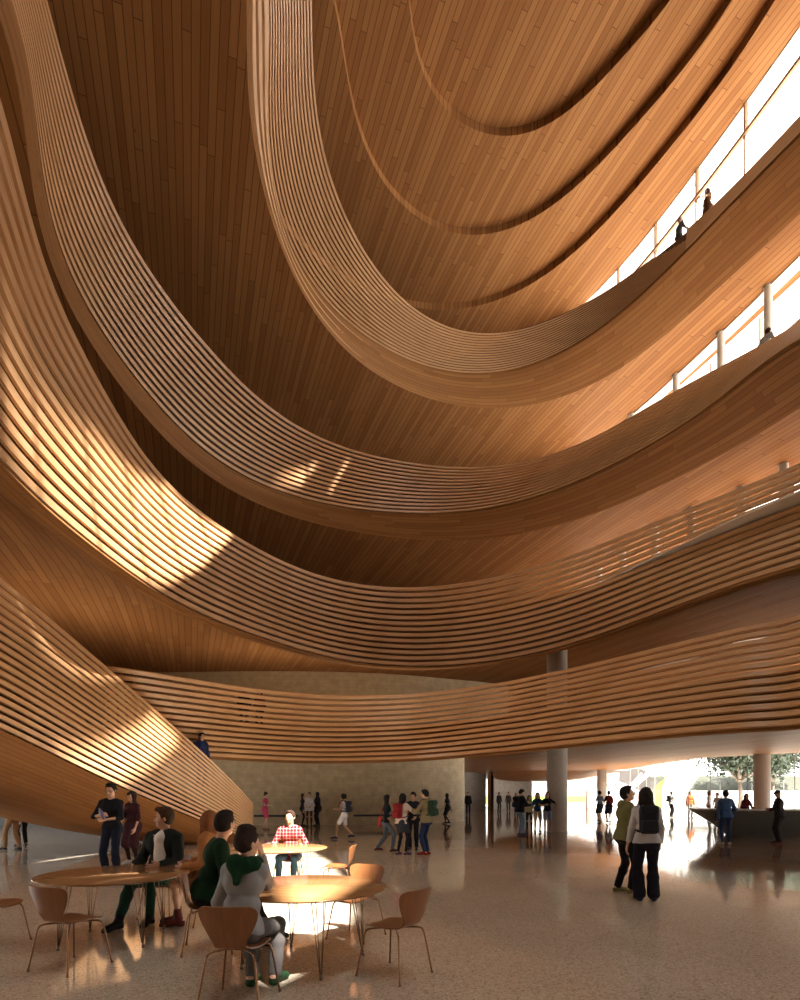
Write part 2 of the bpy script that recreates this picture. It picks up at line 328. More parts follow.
def gallery(name_label, cA, cB, cC, n, d0, d1, tF, zF, tK=0., ends=None, hfrac=.58, depth=.13, soffit_rows=None, extra=None, grp='slatted balustrades around the atrium void', lblparts=('', '')):
    root = empty('gallery_balustrade', (C0[0], C0[1], cA.z))
    tag(root, name_label, 'balustrade', grp)
    inv = Vector(root.location)
    mb = MB(); rails(mb, cA, cB, n, d0, d1, hfrac, depth, ends=ends)
    if extra: extra(mb)
    o = mb.build('slatted_screen', M['rail'], root); o.location = -inv
    dg = np.arange(d0, d1+.01, .75)
    A = cA.at(dg); B = cB.at(dg); Fp = A+(B-A)*tF
    cen = np.array([C0[0], C0[1], 0]); out = Fp-cen; out[:, 2] = 0; out /= np.linalg.norm(out, axis=1, keepdims=True)
    S = B-A; S /= np.linalg.norm(S, axis=1, keepdims=True); T = np.gradient(A, axis=0); T /= np.linalg.norm(T, axis=1, keepdims=True)
    D = np.cross(T, S); D /= np.linalg.norm(D, axis=1, keepdims=True); D *= np.sign((D*out).sum(1, keepdims=True))
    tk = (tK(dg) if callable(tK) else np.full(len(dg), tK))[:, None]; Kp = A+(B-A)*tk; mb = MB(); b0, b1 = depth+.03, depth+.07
    mb.grid([Kp+D*b0, B+D*b0, B+D*b1, Kp+D*b1, Kp+D*b0]); o = mb.build('backing_and_shade_sheet', M['backing'], root, smooth=False); o.location = -inv  # solid backing below floor level; higher up, a dark sheet for shaded gaps
    mb = MB()
    rows = [Fp+D*.2+out*.9, Fp+D*b1, B+D*b1, B+D*.01]
    if cC is not None:
        Cc = cC.at(dg); rows += [B+(Cc-B)*.06, B*.66+Cc*.34+out*(-.03), B*.33+Cc*.67+out*(-.03), Cc]
    else: rows += [B+out*.0+np.array([0, 0, -.06]), B+out*.5+np.array([0, 0, -.03])]
    band(mb, rows); o = mb.build('curved_fascia', M['fascia'], root, smooth=True); o.location = -inv
    # posts holding the slats, behind them
    return root
def slab(name, inner_rows, z_out, zt, d0, d1, label, out_off=-.05):
    """storey slab: board-clad underside from the void edge to the envelope, floor on top"""
    dg = np.arange(d0, d1+.01, 1.5); mb = MB()
    rows = [f(dg) for f in inner_rows]
    o1 = env_pt(dg, z_out, out_off); o2 = env_pt(dg, zt, out_off); top = rows[0].copy(); top[:, 2] = zt
    allr = rows+[rows[-1]*.5+o1*.5, o1, o2]
    mb.grid(allr); fb = MB(); i2 = top.copy(); i2[:, 2] -= .03; fb.grid([i2, top, o2]); struct(fb, 'floor_gallery', M['palefloor' if zt < 20 else 'fascia'], 'unseen upper gallery floor, toned to adjust bounced light')
    return struct(mb, name, M['ceil'], label, smooth=False)

# --- storey 1 (highest), 2, 3
D1A, D1B = 15, 185
def r1_end(k): return 50+(15-k)*.75
def r1_extra(mb):
    # solid kerb where the slats have run out
    dg = np.arange(D1A, 56, .75); A = c1a.at(dg); B = c1b.at(dg)
    cen = np.array([C0[0], C0[1], 0]); out = A-cen; out[:, 2] = 0; out /= np.linalg.norm(out, axis=1, keepdims=True)
    mb.grid([B, A, A+out*.15, B+out*.2, B])
    for t in (.22, .52, .82):
        dg = np.arange(112, D1B+.01, .75); B = c1b.at(dg); Cc = c1c.at(dg); P = B+(Cc-B)*t; w = np.clip((dg-112)/40., .05, 1)[:, None]
        out = P-cen; out[:, 2] = 0; out /= np.linalg.norm(out, axis=1, keepdims=True); S = (Cc-B)*.085*w
        mb.grid([P-S+out*.1, P-S-out*(.02+.10*w), P+S-out*(.02+.10*w), P+S+out*.1])
gallery('highest slatted balustrade, finest slats, its right part a smooth timber curve below the two visitors', c1a, c1b, c1c, 16, D1A, D1B, 1.0, 22.05, tK=lambda d: np.interp(d, [84, 92, 100], [.0, .5, .98]), ends=r1_end, extra=r1_extra, hfrac=.52, depth=.05)
slab('ceiling_fourth_floor', [lambda d: c1c.at(d)], 21.2, 21.95, D1A, D1B+12, 'plank ceiling under the highest gallery', .9)
D2A, D2B = 12, 205
gallery('middle slatted balustrade with the small triangle of sunlight on its slats', c2a, c2b, c2c, 14, D2A, D2B, .44, 14.95, tK=lambda d: np.interp(d, [88, 105], [.47, .0]), hfrac=.52, depth=.06)
slab('ceiling_third_floor', [lambda d: c2c.at(d)], 13.1, 14.9, D2A, D2B+8, 'plank ceiling under the middle gallery')
D3A, D3B = -4, 214
gallery('lowest and widest upper balustrade of broad slats, its left part in strong sun', c3a, c3b, None, 14, D3A, D3B, .41, 8.75, tK=lambda d: np.interp(d, [95, 118], [.43, .0]), hfrac=.56, depth=.07)
slab('ceiling_second_floor', [lambda d: c3b.at(d, .5, -.02), lambda d: c3b.at(d, 1.2, .45), lambda d: c3b.at(d, 2.2, .85), lambda d: c3b.at(d, 3.4, 1.08)], 7.9, 8.7, D3A, D3B, 'plank ceiling over the first-floor gallery and hall')

# --- top ceiling: stepped rings of boards
def ring(name, cin, zin, cout, z, zt, label, d0=-180, d1=180):
    dg = np.arange(d0, d1+.01, 2.); mb = MB()
    i0 = cin.at(dg); i0[:, 2] = z; i1 = cin.at(dg); i1[:, 2] = zin
    o = cout(dg)
    mb.grid([i1, i0, o]); return struct(mb, name, M['ceil'], label)
def env_from_scn(dg, z):
    out = []
    for dd in np.atleast_1d(dg):
        t = R_(dd); d = np.array([math.cos(t), math.sin(t)]); c = np.array(SCN); best = 34.
        E2 = np.vstack([ENVC, ENVC[:1]])
        for i in range(len(E2)-1):
            a = E2[i]-c; e = E2[i+1]-E2[i]; den = d[0]*e[1]-d[1]*e[0]
            if abs(den) < 1e-9: continue
            s = (a[0]*e[1]-a[1]*e[0])/den; q = (a[0]*d[1]-a[1]*d[0])/den
            if s > 0 and -1e-6 <= q <= 1+1e-6: best = min(best, s)
        out.append((c[0]+best*d[0], c[1]+best*d[1], z))
    return np.array(out)
ring('ceiling_outer_ring', s3, 29.92, lambda d: env_from_scn(d, 29.55), 29.55, 30, 'outermost plank ring of the stepped top ceiling', -14, 194)
def cz(c, z):
    def f(d):
        p = c.at(d); p[:, 2] = z; return p
    return f
ring('ceiling_middle_ring', s2, 30.27, cz(s3, 29.9), 29.9, 30, 'middle plank ring of the stepped top ceiling', -14, 194)
ring('ceiling_inner_ring', s1, 30.62, cz(s2, 30.25), 30.25, 30, 'inner plank ring of the stepped top ceiling', -14, 194)
# --- unseen roof; openings added and shaped to cast the wanted sun patches
def surf_hit(cA, cB, px, py):
    dg = np.arange(0, 214, 1.); T = np.linspace(0, 1, 21); A = cA.at(dg); B = cB.at(dg)
    P = A[:, None, :]+(B-A)[:, None, :]*T[None, :, None]
    X, Y, Z = P[..., 0], np.maximum(P[..., 1], .3), P[..., 2]
    d = (400+F*X/Y-px)**2+(HZ-F*(Z-EH)/Y-py)**2; k = np.unravel_index(d.argmin(), d.shape)
    return P[k]
ZR = 31.0
def to_roof(p): t = (ZR-p[2])/SUN.z; return (p[0]+SUN.x*t, p[1]+SUN.y*t)
patch3 = [to_roof(surf_hit(c3a, c3b, *q)) for q in [(0, 300), (45, 400), (100, 442), (170, 488), (240, 535), (203, 572), (158, 596), (100, 556), (50, 512), (0, 468)]]
patch2 = [to_roof(surf_hit(c2a, c2b, *q)) for q in [(240, 479), (332, 457), (298, 502)]]
patch2b = [to_roof(surf_hit(c2a, c2b, *q)) for q in [(349, 458), (352, 460), (326, 505), (321, 504)]]
pr = lambda px, py, Y: ((px-400)*Y/F, Y, EH+(HZ-py)*Y/F)
patchR = [to_roof(p) for p in [pr(28, 746, 11.6), pr(100, 731, 14.0), pr(156, 708, 16.2), pr(186, 742, 17.4), pr(168, 752, 16.8), pr(122, 786, 15.0), pr(75, 766, 13.3)]]
patchF = [to_roof((*foot(*q), 0)) for q in [(304, 846), (332, 862), (352, 888), (359, 915), (346, 940), (304, 977), (275, 992), (262, 975), (258, 905), (238, 880), (244, 848), (275, 842)]]
patchT = [to_roof((*foot(*q), 0)) for q in [(402, 965), (420, 975), (452, 1010), (400, 1010), (385, 985)]]
def hull2(p):
    p = sorted(set((round(a, 4), round(b, 4)) for a, b in p)); lo = []; up = []
    cr_ = lambda o, a, b: (a[0]-o[0])*(b[1]-o[1])-(a[1]-o[1])*(b[0]-o[0])
    for q in p:
        while len(lo) > 1 and cr_(lo[-2], lo[-1], q) <= 0: lo.pop()
        lo.append(q)
    for q in reversed(p):
        while len(up) > 1 and cr_(up[-2], up[-1], q) <= 0: up.pop()
        up.append(q)
    return lo[:-1]+up[:-1]
HOLES = [hull2(patch3), hull2(patch2), hull2(patch2b), hull2(patchR), hull2(patchF)]
mb = MB(); poly_slab(mb, [tuple(p) for p in ENVC[::2]], ZR, ZR+.3, HOLES)
struct(mb, 'roof_slab', M['roofmetal'], 'flat roof above the atrium, its openings added to cast the sun patches')
mb = MB()
for h in HOLES:
    xs = [p[0] for p in h]; ys = [p[1] for p in h]
    if max(xs)-min(xs) < 1.5: continue
    y = math.floor(min(ys))
    while y < max(ys):
        # bar clipped to the opening
        cut = []
        for i in range(len(h)):
            a, c = h[i], h[(i+1) % len(h)]
            if (a[1]-y)*(c[1]-y) < 0: cut.append(a[0]+(c[0]-a[0])*(y-a[1])/(c[1]-a[1]))
        if len(cut) == 2: mb.box(min(cut), max(cut), y-.035, y+.035, ZR+.05, ZR+.15)
        y += 2.1
struct(mb, 'trim_1', M['mullion'], 'bars added across the roof openings for thin shadow lines')  # added to draw thin shadow lines across the sun patches
# innermost ceiling panel over the visible part, stopping short of the roof openings
mb = MB(); dg = np.arange(-10, 190.1, 3.); p = s1.at(dg)
inner = [(q[0], q[1]) for q in p if q[1] > 18.8]
inner = inner+[(inner[-1][0], 18.8), (inner[0][0], 18.8)]
poly_slab(mb, inner, 30.6, 30.7); struct(mb, 'ceiling_centre_panel', M['ceil'], 'innermost plank panel of the stepped top ceiling')

# --- envelope: glass on the right, solid behind and left
def env_strip(i0, i1): return [ENVC[i] for i in range(i0, i1+1)]
iG = int(np.argmin(np.hypot(ENVC[:, 0]-10.1, ENVC[:, 1]-33.6)))
def wall_from(pts, z0, z1, th=.25, name='wall_back', mat=None, label=''):
    mb = MB(); P = np.array([(p[0], p[1]) for p in pts]); T = np.gradient(P, axis=0); T /= np.linalg.norm(T, axis=1, keepdims=True)
    Nn = np.stack([T[:, 1], -T[:, 0]], 1); Q = P+Nn*th
    f = lambda A, z: np.column_stack([A, np.full(len(A), z)])
    mb.grid([f(P, z0), f(P, z1), f(Q, z1), f(Q, z0), f(P, z0)])
    return struct(mb, name, mat, label)
iS = int(np.argmin(abs(ENVC[:60, 1]-18.5)))
wall_from(env_strip(0, iS), 3.72, 31, .3, 'wall_right', M['walnut'], 'unseen timber lined wall added at the right to keep out the sun')  # out-of-view stretch of facade made solid to block the sun
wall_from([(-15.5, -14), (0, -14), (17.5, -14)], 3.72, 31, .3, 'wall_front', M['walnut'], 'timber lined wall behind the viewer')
wall_from([(-26, -14), (-26, 2)], 0, 4, .3, 'wall_left_ground', M['stone'], 'sandstone wall at the left of the hall')
wall_from([(30, -14), (0, -14), (-26, -14)], 0, 4, .3, 'wall_front_ground', M['stone'], 'sandstone wall behind the viewer')
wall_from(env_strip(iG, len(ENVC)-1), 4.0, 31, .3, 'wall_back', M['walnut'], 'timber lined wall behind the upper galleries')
def mullioned(pts, z0, z1, every, transoms, name, label, n=1, wid=.06, fm_mat='mullion'):
    P = np.array([(p[0], p[1]) for p in pts]); z = lambda a: np.column_stack([P, np.full(len(P), a)])
    root_m = MB(); root_m.grid([z(z0), z(z1)])
    g = struct(root_m, name, M['glass'], label)
    d = np.concatenate([[0], np.cumsum(np.linalg.norm(np.diff(P, axis=0), axis=1))])
    fm = MB(); q = 0.
    while q < d[-1]:
        x = np.interp(q, d, P[:, 0]); y = np.interp(q, d, P[:, 1]); fm.box(x-wid, x+wid, y-wid, y+wid, z0, z1); q += every
    for t in transoms:
        a = z(t-.07); b_ = z(t+.07); c = b_.copy(); c[:, 0] -= .12; d_ = a.copy(); d_[:, 0] -= .12
        fm.grid([a, b_, c, d_, a])
    f = fm.build('window_frame', M[fm_mat], g)
    return g
mullioned(env_strip(iS, iG), 21.95, 29.6, 2.6, [28.3], 'window_1', 'glass facade of the highest gallery')
mullioned([(q[0]+.85, q[1]+.35) for q in env_strip(iS, iG)], 14.9, 21.2, 2.6, [19.6], 'window_2', 'glass facade of the middle gallery')
W3 = catmull([(15.6, 13), (14.9, 17.5), (14.0, 20.3), (12.3, 23.5), (11.2, 25.9), (10.6, 29), (10.2, 32.7), (9.8, 34.2)], 6)
mullioned(W3, 8.7, 13.3, 2.6, [11.6], 'window_3', 'glass facade of the lower gallery')
mullioned([(24, 8), (24, 20), (24, 27)], 4.0, 7.9, 2.6, [], 'window_4', 'glass facade of the first floor')
wall_from([(24, 27), (23, 33), (18, 38), (10, 40), (4, 38.5)], 4.0, 7.95, .3, 'wall_timber_far_first_floor', M['fascia'], 'timber wall at the far end of the first floor')
mb = MB(); poly_slab(mb, [tuple(p[:2]) for p in env_pt(np.arange(-4., 88, 4.), 0, -1.)]+[(4, 39), (10, 40.5), (18, 38.5), (23.5, 33.5), (24.5, 27), (24.5, 10)], 7.89, 8.3); struct(mb, 'ceiling_first_floor_side', M['ceil'], 'plank ceiling over the first floor at right')
mb = MB()
for a, b_ in ((29.55, 31), (21.15, 22.0), (13.25, 14.95), (7.85, 8.75)):
    P = np.array(env_strip(iS, iG)); z = lambda v, o=0: np.column_stack([P[:, 0]+o, P[:, 1]+o*.5, np.full(len(P), v)])
    mb.grid([z(a, -.05), z(b_, -.05), z(b_, .4), z(a, .4), z(a, -.05)])
struct(mb, 'trim_2', M['white'], 'slab edges of the glass facade')
# slender columns in front of the facade
for lv, (z0, z1, offs, degs) in enumerate(((14.9, 21.2, -.05, (38, 45.5, 52.7, 59.5, 66)), (8.7, 13.1, 0, [(13.3, 20.1), (12.7, 21.6), (11.6, 23.1), (10.95, 24.9), (10.4, 27.1), (10.1, 29.4)]))):
    for dg_ in degs:
        p = env_pt(np.array([dg_]), z0, offs)[0] if not isinstance(dg_, tuple) else (*dg_, z0); mb = MB(); mb.lathe([(.19, 0), (.15, .04), (.15, z1-z0-.05), (.2, z1-z0)], n=20)
        o = struct(mb, 'column_gallery', M['concrete'], 'slender pale column behind the gallery slats', True); o.location = p

# --- first-floor gallery band
R5A = [(60,662),(113,665),(169,675),(236,685),(300,692),(340,694),(375,695),(437,690),(500,682),(565,668),(620,656),(650,647),(720,631),(800,613)]
R5B = [(60,757),(190,757.5),(250,758),(344,761),(400,761),(437,759),(500,752),(565,746),(620,738),(685,734),(740,730),(800,725)]
PX = np.array([105, 128, 150, 200, 250, 300, 344, 400, 437, 500, 565, 620, 685, 740, 800.])
def line5(tr, z, ext):
    qx = np.array([p[0] for p in tr]); y = np.polyval(np.polyfit((qx-450)/350, [p[1] for p in tr], 5), (PX-450)/350)
    pts = [tuple(at(x, q, z)) for x, q in zip(PX, y)]+ext
    return catmull(pts, 10)
L5A = line5(R5A, 5.1, [(8.45, 8.6, 5.1), (8.6, 5, 5.1), (8.3, 0, 5.1)]); L5B = line5(R5B, 2.85, [(7.6, 8.2, 2.85), (7.8, 4.8, 2.85), (7.5, 0, 2.85)])
def outdir(P):
    T = np.gradient(P, axis=0); T[:, 2] = 0; T /= np.linalg.norm(T, axis=1, keepdims=True); return np.stack([-T[:, 1], T[:, 0], T[:, 2]*0], 1)
def rails_lines(mb, A, B, n, hfrac, depth, outs, ends=None, t0=0, t1=1):
    for k in range(n):
        t = t0+(t1-t0)*(k+.5)/n; P = A+(B-A)*t; S = B-A; ln = np.linalg.norm(S, axis=1, keepdims=True); S = S/ln
        T = np.gradient(P, axis=0); T /= np.linalg.norm(T, axis=1, keepdims=True); D = np.cross(T, S); D /= np.linalg.norm(D, axis=1, keepdims=True)
        D *= np.sign((D*outs).sum(1, keepdims=True)); h = ln*(t1-t0)/n*hfrac*.5
        a = P-S*h; b = P+S*h; c = b+D*depth; d = a+D*depth
        mb.grid([a, b, c, d, a]); mb.add([a[0], b[0], c[0], d[0]], [(0, 1, 2, 3)]); mb.add([a[-1], b[-1], c[-1], d[-1]], [(3, 2, 1, 0)])
O5 = outdir(L5B)
r5 = empty('gallery_balustrade', (0, 20, 4)); tag(r5, 'first-floor slatted balustrade crossing low behind the hall, two visitors behind it', 'balustrade', 'slatted balustrades around the atrium void')
mb = MB(); rails_lines(mb, L5A, L5B, 13, .58, .06, O5); o = mb.build('slatted_screen', M['rail'], r5); o.location = (0, -20, -4)
mb = MB(); F5 = L5A+(L5B-L5A)*.5
g5 = lambda P, off, z: np.column_stack([(P+O5*off)[:, :2], np.full(len(P), z)])
mb.grid([g5(F5, .9, 4.02), g5(F5, .2, 4.0), g5(L5B, .1, 2.86), g5(L5B, .0, 2.78), g5(L5B, .7, 2.98), g5(L5B, 1.5, 3.35), g5(L5B, 2.4, 3.62), g5(L5B, 3.2, 3.72)])
o = mb.build('curved_fascia', M['fascia'], r5, smooth=True); o.location = (0, -20, -4)
# first-floor slab: ceiling of the hall
inner = [tuple(p[:2]) for p in g5(L5B, 3.0, 0)[::4]]
outer = [(30, 0), (30, 24), (24, 27.5), (20.6, 29.7), (17.9, 33.8), (18.3, 40), (19.2, 47), (20.2, 58), (20.2, 72), (-26, 72), (-26, inner[0][1])]
mb = MB(); poly_slab(mb, inner+outer, 3.72, 4.0)
struct(mb, 'ceiling_ground_floor', M['ceil'], 'plank ceiling over the back of the hall')
mb = MB(); poly_slab(mb, inner+outer, 4.0, 4.03); struct(mb, 'floor_first_gallery', M['palefloor'], 'unseen pale cap on the first-floor gallery, added to bounce light')  # added pale layer that throws light up to the ceiling
# facade of the hall
FG = [(30, 21), (26, 25.5), (20.6, 29.7), (17.9, 33.8), (18.3, 40), (19.2, 47), (20.2, 58)]
mullioned(catmull(FG, 6), 0, 3.72, 2.2, [], 'window_5', 'glass wall of the hall towards the garden', wid=.014, fm_mat='thinmull')

# fill lights added out of sight behind the first-floor balustrade, brightening wall and ceiling
for (ux, uy, rz, ln, pw_, lab) in ((-2.5, 25.2, 0, 11, 260, 'long added fill light, unseen on the first-floor gallery before the stone wall'), (-10.6, 19.5, 1.2, 6, 150, 'short added fill light, unseen on the gallery at the head of the stair')):
    fx = empty('hidden_fill_light', (ux, uy, 4.03), rz); tag(fx, lab, 'added fill light')
    mb = MB(); mb.box(-ln/2, ln/2, -.12, -.10, 0, .14); mb.box(-ln/2, ln/2, .10, .12, 0, .14); mb.box(-ln/2, ln/2, -.12, .12, 0, .02); mb.build('trough', M['black'], fx)
    ld = bpy.data.lights.new('hidden_fill_lamp', 'AREA'); ld.shape = 'RECTANGLE'; ld.size = ln; ld.size_y = .18; ld.energy = pw_; ld.color = (1, .80, .58)
    lo_ = bpy.data.objects.new('hidden_fill_lamp', ld); COL.objects.link(lo_); lo_.parent = fx; lo_.location = (0, 0, .1); lo_.rotation_euler = (R_(180), 0, 0)
# --- stair ramp with slatted flanks, lower left
RA = [(-6.2, 5.0, 5.3), (-6.3, 8.0, 5.3)]+[pr(*q) for q in [(0,579,9.9),(34,604,11.2),(67,634,12.95),(111,665,14.7),(155,707,16.2),(189,739,17.5),(219,769,18.7),(253,803,20)]]
RB = [(-6.7, 5.0, 3.0), (-6.85, 8.2, 3.0)]+[pr(*q) for q in [(0,725,10.6),(27,744,11.6),(67,764,13.1),(118,783,14.9),(169,808,16.9),(202,822,18.2),(230,832,19.3),(253,841,20.1)]]
RC = [(-8.6, 6.5, 1.9), (-8.7, 10.0, 1.8)]+[pr(*q) for q in [(0,798,13),(27,808,13.7),(51,817,14.6),(101,834,16.6),(150,843,18),(180,843.5,18.7),(215,843,19.3),(253,841,20.2)]]
def polysm(P, n=90, deg=4):
    P = np.array(P, float); d = np.concatenate([[0], np.cumsum(np.linalg.norm(np.diff(P, axis=0), axis=1))]); d /= d[-1]; t = np.linspace(0, 1, n); w = np.ones(len(P)); w[-1] = 4
    return np.stack([np.polyval(np.polyfit(d, P[:, j], deg, w=w), t) for j in range(3)], 1)
LA, LB, LC = (polysm(q) for q in (RA, RB, RC))
OR = outdir(LA)
ramp = empty('slatted_stair', (-7, 15, 0)); tag(ramp, 'sweeping timber stair with slatted flanks coming down to the floor at left', 'staircase')
def rb(mb, nm, mt, sm=False):
    o = mb.build(nm, mt, ramp, sm); o.location = (7, -15, 0); return o
mb = MB(); rails_lines(mb, LA, LB, 17, .56, .06, OR); rb(mb, 'near_slatted_flank', M['rail'])
TW = 3.4
LA2 = LA+OR*TW; LB2 = LA2.copy(); LB2[:, 2] -= 1.15
mb = MB(); rails_lines(mb, LA2, LB2, 7, .5, .12, OR); rb(mb, 'far_slatted_flank', M['rail'])
tz = np.maximum(LA[:, 2]-1.15, .02)
wz = lambda P, z: np.column_stack([P[:, :2], z])
mid = LB*.5+LC*.5; mid[:, 2] -= .28; mid -= OR*.1
mb = MB(); under = LC.copy(); bot = wz(LC+OR*1.6, np.maximum(LC[:, 2]+.05, .01)); bo2 = wz(LA2, np.maximum(tz-.35, .012))
mb.grid([LB+OR*.02, LB*.75+LC*.25-OR*.06-np.array([0, 0, .12]), mid, LB*.25+LC*.75-OR*.02-np.array([0, 0, .16]), LC, bot, bo2, wz(LA2, tz)])
rb(mb, 'curved_underside', M['hull'], True)
# treads: real steps following the flight
mb = MB(); cum = np.concatenate([[0], np.cumsum(np.linalg.norm(np.diff(LA[:, :2], axis=0), axis=1))]); nst = 44
prev = None
for k in range(nst):
    s0, s1_ = cum[-1]*k/nst, cum[-1]*(k+1)/nst
    pp = [np.array([np.interp(s, cum, LA[:, j]) for j in range(3)]) for s in (s0, s1_)]; oo = [np.array([np.interp(s, cum, OR[:, j]) for j in range(3)]) for s in (s0, s1_)]
    z = max(pp[1][2]-1.15, .03); a, b_ = pp[0]+oo[0]*.8, pp[1]+oo[1]*.8; c, d = pp[1]+oo[1]*TW, pp[0]+oo[0]*TW
    q = [(v[0], v[1]) for v in (a, b_, c, d)]
    mb.add([(*v, max(z-.3, .01)) for v in q]+[(*v, z) for v in q], [(3, 2, 1, 0), (4, 5, 6, 7), (0, 1, 5, 4), (1, 2, 6, 5), (2, 3, 7, 6), (3, 0, 4, 7)])
rb(mb, 'steps', M['fascia'])

# --- floor, outside ground, walls
mb = MB(); mb.box(-26, 30, -24, 72, -.3, 0); struct(mb, 'floor', M['floor'], 'polished pale terrazzo floor')
mb = MB(); mb.box(-400, 400, -400, 600, -.5, -.31); struct(mb, 'ground_outside', M['white'], 'pale paving outside')
stone_c = catmull([(-17.5, 30.6), (-12, 30.3), (-7, 30), (-3, 30.2), (0, 30.9), (2.1, 32.2), (3.1, 33.2), (3.5, 34.2), (3.3, 35.4), (2.2, 36.5)], 6)
wall_from(stone_c, 0, 3.72, .3, 'wall_stone_ground', M['stone'], 'curved sandstone wall at the back of the hall')
stone_u = catmull([(-17.5, 30.6), (-12, 30.3), (-7, 30), (-3, 30.2), (0, 30.9), (3, 32.2), (5.8, 33.7), (6.1, 35)], 6)
wall_from(stone_u, 4.0, 7.95, .3, 'wall_stone_first_floor', M['stone'], 'curved sandstone wall behind the first-floor gallery')
wall_from(catmull([(6.1, 34.2), (7.5, 35.4), (10, 33.4)], 6), 4.0, 7.95, .3, 'wall_timber_first_floor', M['fascia'], 'timber wall behind the first-floor gallery')
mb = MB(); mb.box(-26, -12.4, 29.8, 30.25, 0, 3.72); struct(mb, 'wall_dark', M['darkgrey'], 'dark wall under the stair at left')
mullioned([(-26, 2), (-26, 15), (-26, 30.4)], 0, 3.72, 2.2, [], 'window_6', 'glass wall at the left of the hall', wid=.03)
mb = MB(); mb.box(6.5, 8.6, 58, 58.6, 0, 3.72); struct(mb, 'wall_far_block', M['greystone'], 'grey wall block far behind the columns')
wall_from(catmull([(8.9, 57), (9.5, 60), (10.6, 62), (12.4, 63), (14.3, 63.2)], 5), 0, 3.72, .3, 'wall_far_curved', M['greystone'], 'curved grey wall far at the back')
mb = MB(); mb.box(8.62, 8.9, 56.7, 57.1, 0, 3.72); struct(mb, 'trim_3', M['fascia'], 'timber edge of the far wall')
mb = MB(); mb.box(-26, 3.4, 71, 71.4, 0, 3.72); struct(mb, 'wall_far', M['greystone'], 'far wall')
# bulging plank soffit in the far ceiling
mb = MB(); rows = []
for fy, dz in ((53, 3.70), (55, 3.35), (57.5, 3.0), (60, 2.86), (64, 2.9), (68, 3.3), (71, 3.70)):
    rows.append([(X, fy+.02*(X-15)**2, min(3.71, dz+(.9*abs((X-14.5)/7.5)**2.4))) for X in np.linspace(7, 22, 24)])
mb.grid(rows); struct(mb, 'ceiling_bulge', M['ceil'], 'bulging plank soffit in the far ceiling', True)
# wall benches
for (x0, y0), (x1, y1), lab in ((( -7.4, 29.55), (-5.2, 29.55), 'left dark bench ledge on the sandstone wall behind the woman in pink'), ((-2.4, 29.9), (-.1, 30.45), 'right dark bench ledge on the sandstone wall behind the group of four')):
    mb = MB(); n = Vector((y1-y0, x0-x1, 0)).normalized()*.22
    for z0, z1, s_ in ((.44, .54, 1.),):
        q = [Vector((x0, y0, 0))+n*s_, Vector((x1, y1, 0))+n*s_, Vector((x1, y1, 0))-n, Vector((x0, y0, 0))-n]
        mb.add([(v.x, v.y, z0) for v in q]+[(v.x, v.y, z1) for v in q], [(3, 2, 1, 0), (4, 5, 6, 7), (0, 1, 5, 4), (1, 2, 6, 5), (2, 3, 7, 6), (3, 0, 4, 7)])
    tag(mb.build('wall_bench', M['black']), lab, 'bench', 'dark ledges along the sandstone wall')
# columns
for (x, y, r, z1, lab) in ((6.66, 24.6, .42, 7.9, 'thick round concrete column right of the centre'), (18.1, 52, .42, 3.72, 'far round concrete column'), (19.35, 31, .40, 3.72, 'round concrete column behind the reception desk')):
    mb = MB(); mb.lathe([(r+.02, 0), (r+.02, .03), (r, .04), (r, z1)], n=48); o = struct(mb, 'column_hall', M['concrete'], lab, True); o.location = (x, y, 0)
